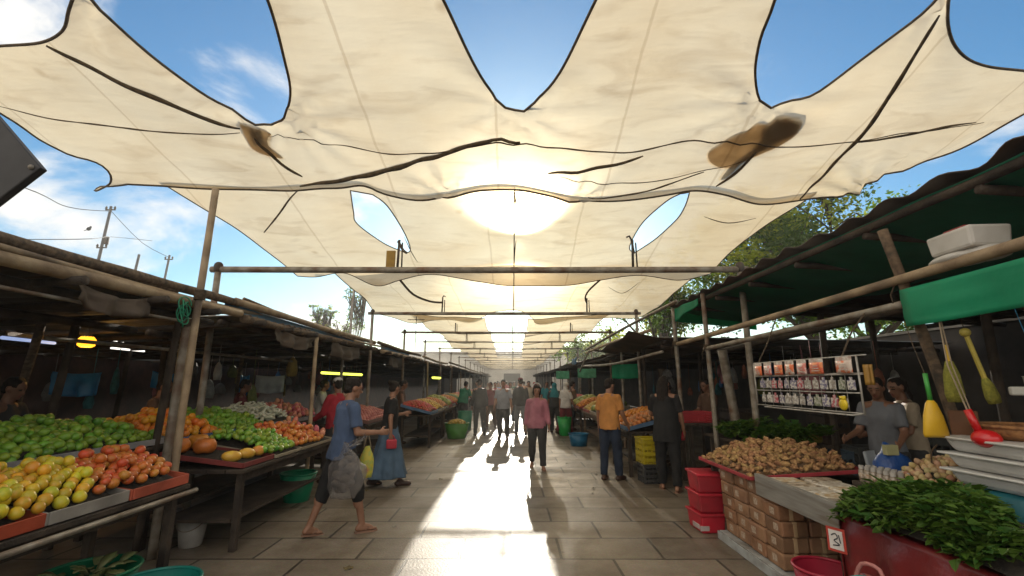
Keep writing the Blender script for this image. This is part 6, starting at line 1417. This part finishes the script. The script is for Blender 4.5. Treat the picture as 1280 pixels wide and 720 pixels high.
L_.new(b_.outputs[0], fm2.inputs[1]); L_.new(ftl.outputs[0], fm2.inputs[2]); L_.new(fm2.outputs[0], fm_.inputs[1]); L_.new(ft.outputs[0], fm_.inputs[2]); L_.new(fm_.outputs[0], FILM.node_tree.nodes['Material Output'].inputs['Surface'])
part('film', pbag(.195, .10, .53, 3), FILM, t, smooth=True)
mb = MB(); rnd = random.Random(3)
for i in range(14): mb.ell((rnd.uniform(-.11, .11), rnd.uniform(-.03, .03), .08 + .022 * i), (rnd.uniform(.05, .09), .045, rnd.uniform(.04, .07)), 10, 7)
part('contents', mb, mat('bagged_goods', (.14, .11, .085), (.05, .045, .04), scale=12, rough=.7), t, smooth=True)
q = Matrix.Rotation(R(22), 3, 'Z') @ (fa - Vector(t.location))
mb = MB()
for sg in (-1, 1): mb.tube(catmull([(sg * .05, 0, .50), (q.x + sg * .02, q.y - .04, q.z - .04), (q.x, q.y, q.z + .042), (q.x + sg * .01, q.y + .045, q.z - .04), (sg * .04, .03, .49)], .03), .008, 5)
part('handle', mb, FILM, t, smooth=True)
w_ = h[1]['wr']
t = thing('yellow_bag', 'small yellow printed bag beyond the shopper in blue', 'bag', (-1.70, 5.62, .52), R(20))
part('sack', bagmesh(.075, .05, .34, 9), mat('yellow_print_bag', (.60, .50, .06), (.45, .48, .10), scale=20, rough=.5, lo=.47, hi=.53, stain=(.55, .18, .1)), t, smooth=True)
mb = MB(); mb.tube(catmull([(-.04, 0, .33), (0, .02, .48), (.04, 0, .33)], .02), .006, 5); part('handle', mb, mat('pale_cord', (.35, .27, .18)), t)
h = person('person in black top and long denim skirt with hair in a bun', gp(483, 607), R(-62), 1.60, 0, lean=3, head=(25, 10), legs=((-14, 4), (16, 6)), arms=((6, 14, 95, .3), (-12, 14, 14)), top=BLK, skirt=DENIM, hair='bun', shoes=LEA, v=.011, hem=.92)
w_ = h[1]['wr']; t = thing('purse', 'small red purse held by the woman in the denim skirt', 'purse', w_ + Vector((.02, 0, -.24)), R(20))
mb = MB(); mb.box((0, 0, .08), (.16, .05, .14)); part('pouch', mb, mat('red_purse', (.50, .03, .05), rough=.4), t, bevel=.02); mb = MB(); mb.tube(catmull([(-.05, 0, .15), (0, 0, .22), (.05, 0, .15)], .02), .007, 5); part('strap', mb, mat('red_purse', (.5, .03, .05)), t)
person('person in red top and pale cap standing at the second left table', gp(416, 603), R(60), 1.64, 1, head=(-20, 6), legs=((3, 2), (-2, 4)), arms=((20, 10, 40), (14, 10, 50)), top=RED, bottom=DGREY, cap=WHT, shoes=LEA, v=.013, girth=1.15, sleeve='long')
person('person in orange polo shirt and navy trousers seen from behind', gp(765, 600), R(-38), 1.63, 0, lean=2, head=(-15, 14), legs=((-3, 2), (5, 3)), arms=((4, 13, 10), (10, 12, 26)), top=ORG, bottom=NAVY, shoes=LEA, v=.010, girth=1.08, hem=.83)
h = person('person in black with long dark hair holding a red phone', gp(838, 613), R(-22), 1.66, 0, lean=2, head=(-12, 12), legs=((6, 3), (-7, 4)), arms=((24, 12, 60), (4, 12, 18)), top=BLK, bottom=BLK, hair='long', shoes=RUB, flip=True, v=.010, girth=1.12, hem=.70, sleeve='short')
w_ = h[1]['wr']; mb = MB(); mb.box((0, 0, 0), (.075, .012, .14)); o = single('phone', mb, mat('red_phone', (.50, .03, .05), rough=.3), 'red phone in the hand of the person in black', 'phone', loc=w_ + Vector((.0, .03, -.09)), bevel=.008); o.rotation_euler = (.3, 0, .4)
person('person in rose shirt with a white headband walking towards the viewer', gp(672, 586), R(178), 1.52, 0, lean=0, head=(4, 4), legs=((14, 12), (-8, 20)), arms=((8, 11, 18), (-6, 11, 14)), top=PINK, bottom=DGREY, hair='bob', shoes=RUB, flip=True, v=.011, girth=1.12, sleeve='long', hem=.82)
PEOPLE[-1]['label'] = PEOPLE[-1]['label']
hc = PEOPLE[-1]
mb = MB(); a = np.linspace(0, math.pi, 13); mb.tube([(.080 * math.cos(q), -.01, 1.50 + .085 * math.sin(q)) for q in a], .011, 6); part('headband', mb, WHT, hc, smooth=True)
walk = [((10, 6), (-14, 22)), ((-14, 20), (12, 6)), ((4, 3), (-4, 6)), ((16, 8), (-16, 14))]
sw = [((10, 10, 14), (-10, 10, 10)), ((-10, 11, 12), (12, 11, 16)), ((4, 12, 10), (4, 12, 40)), ((0, 12, 8), (0, 12, 8))]
FARP = [  # label, px, py feet, yaw, H, top, bottom, hair, cover, cap
 ('person in charcoal top walking away at the head of the crowd', 599, 545, 8, 1.66, DGREY, DGREY, 'short', None, None),
 ('person in maroon shirt close behind the one in charcoal', 613, 536, 170, 1.58, MAR, BRN, 'short', None, None),
 ('person in grey t-shirt and dark trousers in the sunny strip', 629, 549, 176, 1.64, LGREY, DGREY, 'short', None, None),
 ('person in black top and dark red cap walking in the sun', 651, 544, 4, 1.72, DGREY, GREY, 'short', None, MAR),
 ('person in black top and teal headscarf right of the rose shirt', 694, 541, -5, 1.56, DGREY, DGREY, None, TEALC, None),
 ('person with a white headscarf at the right tables', 708, 544, -50, 1.58, WHT, MAR, None, WHT, None),
 ('person in brown shirt half hidden by the white headscarf', 716, 538, -70, 1.6, BRN, DGREY, 'short', None, None),
 ('person in pale shirt far behind the grey t-shirt', 638, 529, 180, 1.6, WHT, NAVY, 'short', None, None),
 ('person in bright red top far along the sunny strip', 619, 526, 175, 1.58, RED, NAVY, 'tail', None, None),
 ('person in beige shirt far behind the rose shirt', 661, 527, 185, 1.63, BEI, BRN, 'short', None, None),
 ('person in teal shirt far along the lane', 684, 528, 175, 1.6, TEALC, NAVY, 'short', None, None),
 ('person with grey hair and blue shirt far down the lane', 623, 520, 180, 1.6, LBLUE, DGREY, 'grey', None, None),
 ('person with orange shirt small in the far crowd', 655, 516, 0, 1.62, ORG, NAVY, 'short', None, None),
 ('person with red headscarf small in the far crowd', 668, 517, 180, 1.58, BEI, BRN, None, RED, None),
 ('person in green shirt small in the far crowd', 643, 513, 175, 1.6, GRN, BLK, 'short', None, None),
 ('person with beige headscarf in the far crowd', 610, 514, 185, 1.57, MAR, BRN, None, BEI, None),
 ('person in navy shirt beside the far left tables', 597, 519, 100, 1.63, NAVY, BRN, 'short', None, None),
 ('person in white shirt beside the far right tables', 690, 517, -90, 1.62, WHT, BRN, 'short', None, None),
 ('person with white cap deep in the far crowd', 633, 508, 0, 1.64, RED, NAVY, 'short', None, WHT),
 ('person in black with red cap deep in the far crowd', 660, 508, 175, 1.64, BLK, BLK, 'short', None, RED),
 ('person in rose top deep in the far crowd', 648, 506, 180, 1.56, PINK, NAVY, 'tail', None, None),
 ('person in grey jacket deep in the far crowd', 672, 507, 0, 1.66, GREY, BLK, 'short', None, None),
 ('person in brown jacket deep in the far crowd', 622, 506, 0, 1.66, BRN, BLK, 'short', None, None)]
for i, (lb, px, py, yw, H_, tp, bt, hr, cv, cp) in enumerate(FARP):
    near = py > 535
    person(lb, gp(px, py), R(yw), H_, i % 3 % 2, lean=3, head=((i * 37) % 30 - 15, 5), legs=walk[i % 4], arms=sw[i % 4], top=tp, bottom=bt, hair='short' if hr == 'grey' else hr, hairm=GREYH if hr == 'grey' else None, cover=cv, cap=cp, shoes=LEA, v=.014 if near else .024, sleeve='short' if i % 3 else 'long', girth=1.0 + .06 * (i % 3))
# stall keepers in the shade
def keeper(lb, x, y, yaw, tp, tone=1, v=.014, **k): person(lb, (x, y, 0), R(yaw), k.pop('H', 1.62), tone, legs=((2, 2), (-2, 3)), arms=k.pop('arms', ((18, 12, 50), (14, 12, 60))), top=tp, bottom=DGREY, shoes=LEA, v=v, **k)
keeper('stall keeper in grey shirt behind the wire rack', 4.05, 5.15, 120, GREY, head=(10, 15))
keeper('stall keeper in beige shirt beside the one in grey', 4.45, 5.3, 75, BEI, head=(20, 10), hair='tail')
keeper('stall keeper in rose shirt behind the orange produce', 3.25, 9.6, 95, PINK, head=(0, 15), H=1.58)
keeper('stall keeper in brown shirt near the black clad shopper', 3.75, 8.9, 110, BRN, head=(0, 10))
keeper('stall keeper in green shirt leaning at the far left tables', -1.78, 17.0, -30, GRN, lean=16, v=.016, girth=1.2)
keeper('stall keeper with bare shoulders behind the far left fruit table', -3.0, 12.6, -80, BRN, head=(0, 20), hair='tail', sleeve='none')
keeper('stall keeper in dark shirt behind the green limes', -5.15, 4.75, -80, DGREY, head=(0, 12))
keeper('stall keeper in maroon shirt deep in the left stalls', -5.0, 8.6, -60, MAR, head=(0, 12))
keeper('stall keeper in white shirt near the yellow green tube', -4.2, 10.3, -70, WHT, head=(10, 5))
keeper('stall keeper in beige vest beyond the radishes', -5.0, 6.6, -75, BRN, head=(0, 14))

bpy.data.scenes.remove(TMPS)
# ================================================================ trees, utility poles, wires beyond the roofs
BARK = mat('tree_bark', (.12, .085, .06), (.06, .045, .03), scale=9, rough=.95, bump=.8, stretch=(3, 3, .6))
CROWN = [mat('tree_leaf_%d' % i, c, d, scale=2.5, rough=.55, translucent=.65) for i, (c, d) in enumerate([((.16, .26, .02), (.10, .19, .015)), ((.42, .44, .03), (.28, .34, .025)), ((.07, .12, .014), (.09, .15, .018))])]
def tree(name, label, loc, h, cr, nleaf, seed, leaf=.16, trunk=.18, flat=.75):
    rnd = random.Random(seed); t = thing(name, label, 'tree', loc)
    tk = MB(); fork = h * .42
    tk.tube(catmull([(0, 0, 0), (.08, .05, fork * .5), (-.05, .02, fork)], .3), [trunk * (1.25 - .5 * i / max(1, len(catmull([(0, 0, 0), (.08, .05, fork * .5), (-.05, .02, fork)], .3)) - 1)) for i in range(len(catmull([(0, 0, 0), (.08, .05, fork * .5), (-.05, .02, fork)], .3)))], 10)
    lb = MB(); cl = []
    for i in range(13):
        a = rnd.uniform(0, 6.28); q = math.sqrt(rnd.uniform(.1, 1)) * cr; e = Vector((q * math.cos(a), q * math.sin(a), h - cr * flat + rnd.uniform(-.9, 1) * cr * flat * (1 - .5 * q / cr)))
        s = Vector((-.05, .02, fork * rnd.uniform(.8, 1))); mid = (s + e) / 2 + Vector((rnd.uniform(-.3, .3), rnd.uniform(-.3, .3), .25))
        c = catmull([s, mid, e], .3); lb.tube(c, [trunk * .45 * (1 - .8 * j / len(c)) for j in range(len(c))], 6)
        for _ in range(6):
            p = c[rnd.randrange(len(c) // 2, len(c))] + Vector((rnd.gauss(0, .28), rnd.gauss(0, .28), rnd.gauss(.05, .2))) * cr * .8
            cl.append((p, rnd.uniform(.16, .30) * cr, rnd.random()))
            lb.tube([c[len(c) * 2 // 3], (c[-1] + p) / 2, p], .02, 4)
    tk_ = part('trunk', tk, BARK, t, smooth=True); part('limbs', lb, BARK, tk_, smooth=True)
    lf = MB()
    for i in range(nleaf):
        p, r_, tn = rnd.choice(cl); d = Vector((rnd.gauss(0, 1), rnd.gauss(0, 1), rnd.gauss(0, .7))).normalized(); p = p + d * r_ * rnd.random() ** .45
        ax = Vector((rnd.gauss(0, 1), rnd.gauss(0, 1), rnd.gauss(-.3, .6))).normalized(); s = ax.cross(Vector((rnd.gauss(0, 1), rnd.gauss(0, 1), rnd.gauss(0, 1)))).normalized(); l = leaf * rnd.uniform(.6, 1.3)
        lf.add([p, p + ax * l * .5 + s * l * .22, p + ax * l, p + ax * l * .5 - s * l * .22], [(0, 1, 2, 3)], 2 if tn < .25 else (1 if tn > .7 else 0))
    part('crown', lf, CROWN, t); return t
tree('leafy_tree', 'large sunlit leafy tree rising behind the green awning', (8.9, 13.4, 0), 8.3, 3.1, 34000, 3, leaf=.155)
tree('leafy_tree', 'smaller leafy tree beyond the brown tarp on the right', (6.6, 20.5, 0), 6.9, 2.2, 7000, 5, leaf=.2)
tree('leafy_tree', 'distant rounded tree over the far right roofs', (6.3, 38, 0), 6.5, 2.6, 4000, 8, leaf=.28)
tree('leafy_tree', 'bushy tree behind the large sunlit tree on the right', (13.0, 16.5, 0), 7.4, 2.8, 9000, 11, leaf=.2)
def palm(label, loc, h, seed):
    rnd = random.Random(seed); t = thing('palm_tree', label, 'palm', loc)
    mb = MB(); mb.tube(catmull([(0, 0, 0), (.15, 0, h * .5), (.1, .05, h)], .4), .09, 8); part('trunk', mb, BARK, t, smooth=True)
    lf = MB()
    for i in range(16):
        a = i * 2.4; up = rnd.uniform(.1, .9); l = rnd.uniform(.5, .8)
        c = catmull([(.1, .05, h), (.1 + math.cos(a) * l * .5, .05 + math.sin(a) * l * .5, h + .35 * up), (.1 + math.cos(a) * l, .05 + math.sin(a) * l, h + .1 * up - .35)], .12)
        for j, p in enumerate(c[1:]):
            d = (p - c[j]).normalized(); s = d.cross(Vector((0, 0, 1))).normalized()
            for sg in (-1, 1): lf.add([p, p + d * .1 + s * sg * .16 - Vector((0, 0, .06)), p + d * .2 + s * sg * .30 - Vector((0, 0, .2)), p + d * .05 + s * sg * .12 - Vector((0, 0, .09))], [(0, 1, 2, 3)], 2)
    part('crown', lf, CROWN, t); return t
p = at_y(405, 384, 26); tree('leafy_tree', 'small thin tree top above the left roofs', (p.x, 26, 0), p.z + .2, .65, 700, 21, leaf=.17, trunk=.06)
p = at_y(427, 402, 30); tree('leafy_tree', 'lower small tree top beyond the left roofs', (p.x, 30, 0), p.z + .2, .8, 700, 22, leaf=.17, trunk=.06)
p = at_y(446, 366, 24); tree('leafy_tree', 'wispy tree top beside the curved street lamp', (p.x, 24, 0), p.z + .3, .6, 500, 23, leaf=.15, trunk=.05)
def lamp_post(label, px, py, y):
    p = at_y(px, py, y); t = thing('street_lamp', label, 'lamp post', (p.x, y, 0)); h = p.z
    mb = MB(); mb.tube(catmull([(0, 0, 0), (0, 0, h - .6), (.12, 0, h - .1), (.6, 0, h)], .2), .06, 8); part('post', mb, STEEL, t, smooth=True)
    mb = MB(); mb.ell((.75, 0, h), (.25, .1, .06)); part('lamp_head', mb, STEELD, t, smooth=True); return t
lamp_post('slim curved street lamp above the left roofs near the sails', 442, 362, 22)
def utility(label, px, py, y, arms, lean=.0):
    p = at_y(px, py, y); h = p.z; t = thing('utility_pole', label, 'utility pole', (p.x - lean * h, y, 0))
    mb = MB(); mb.tube([(0, 0, 0), (lean * h, 0, h)], [.10, .065], 8); part('pole', mb, mat('pole_grey', (.10, .09, .085), (.06, .05, .05), rough=.8), t, smooth=True)
    for a in arms:
        mb = MB(); c = Vector((lean * (h - a), 0, h - a)); mb.bar(c - Vector((.28, 0, 0)), c + Vector((.28, 0, 0)), .05, .06); ca_ = part('crossarm', mb, WOODD, t)
        for q in (-.24, .24):
            mb = MB(); mb.lathe([(.05, .05), (.06, .12), (.03, .2)], c=tuple(c + Vector((q, 0, 0))), n=8); part('insulator', mb, STEELD, ca_)
    if len(arms) > 1:
        mb = MB(); mb.lathe([(.11, 0), (.11, .4), (.06, .44)], c=(lean * (h - 2) + .19, 0, h - 2.2), n=12); part('transformer', mb, STEELD, t)
    return t
u1 = utility('tall leaning utility pole above the left roofs', 139, 258, 24, [.2, 2.4], .045)
u2 = utility('short bare pole stub between two utility poles', 174, 318, 26, [], .07)
u3 = utility('lower utility pole with one crossarm nearer the sails', 212, 319, 30, [.3], .05)
def wire(name, pts, label):
    mb = MB(); mb.tube(catmull(pts, .8), .018, 4); return single(name, mb, mat('black_cable', (.02, .02, .02), rough=.6), label, 'cable')
a = at_y(139, 264, 24); b = at_y(0, 225, 14); c = at_y(212, 322, 30)
wire('overhead_cable', [b + Vector((-6, -3, 1)), b, (a + b) / 2 - Vector((0, 0, .35)), a], 'overhead cable sagging from upper left to the tall utility pole')
wire('overhead_cable', [a, (a + c) / 2 - Vector((0, 0, .4)), c], 'overhead cable between the two utility poles')
a = at_y(137, 296, 24); b = at_y(98, 299, 20); c = at_y(190, 301, 27)
wire('overhead_cable', [b + Vector((-8, 0, 0)), b, a, c], 'lower cable crossing the tall utility pole')
# bird on the wire
p = at_y(111, 286, 20)
mb = MB(); mb.ell((0, 0, 0), (.07, .12, .08), 10, 7, rot=Matrix.Rotation(.7, 3, 'X')); mb.ell((0, .07, .11), .045, 8, 6); mb.bar((0, -.06, -.06), (0, -.2, -.16), .05, .015)
single('bird', mb, mat('dark_plumage', (.02, .02, .022), rough=.7), 'small dark bird perched near the tall utility pole', 'bird', loc=p, smooth=True)
t = thing('television_aerial', 'small aerial on the roof edge beside the far end of left stalls', 'aerial', at_y(520, 408, 13.4) - Vector((0, 0, .7)))
mb = MB(); mb.tube([(0, 0, 0), (0, 0, 1.0)], .012, 5); part('mast', mb, STEELD, t)
mb = MB(); mb.tube([(-.25, 0, .9), (.25, 0, .9)], .01, 4)
for q in range(5): mb.tube([(-.2 + .1 * q, -.12, .9), (-.2 + .1 * q, .12, .9)], .006, 4)
part('array', mb, STEELD, t)
# houses whose walls close the lane far off
t = thing('market_hall', 'pale building closing the far end of the lane', 'building', (0, 76, 0))
mb = MB(); mb.box((0, 0, 3), (40, 6, 6)); part('wall', mb, mat('pale_render', (.42, .38, .32), (.33, .29, .24), scale=.8, rough=.9), t)
mb = MB(); mb.box((0, 0, 6.2), (41, 7, .35)); part('roof', mb, TIN, t)
for q in range(7):
    mb = MB(); mb.box((-15 + 5 * q, -3.02, 1.5), (2.6, .06, 2.9)); part('doorway', mb, LINER, t)
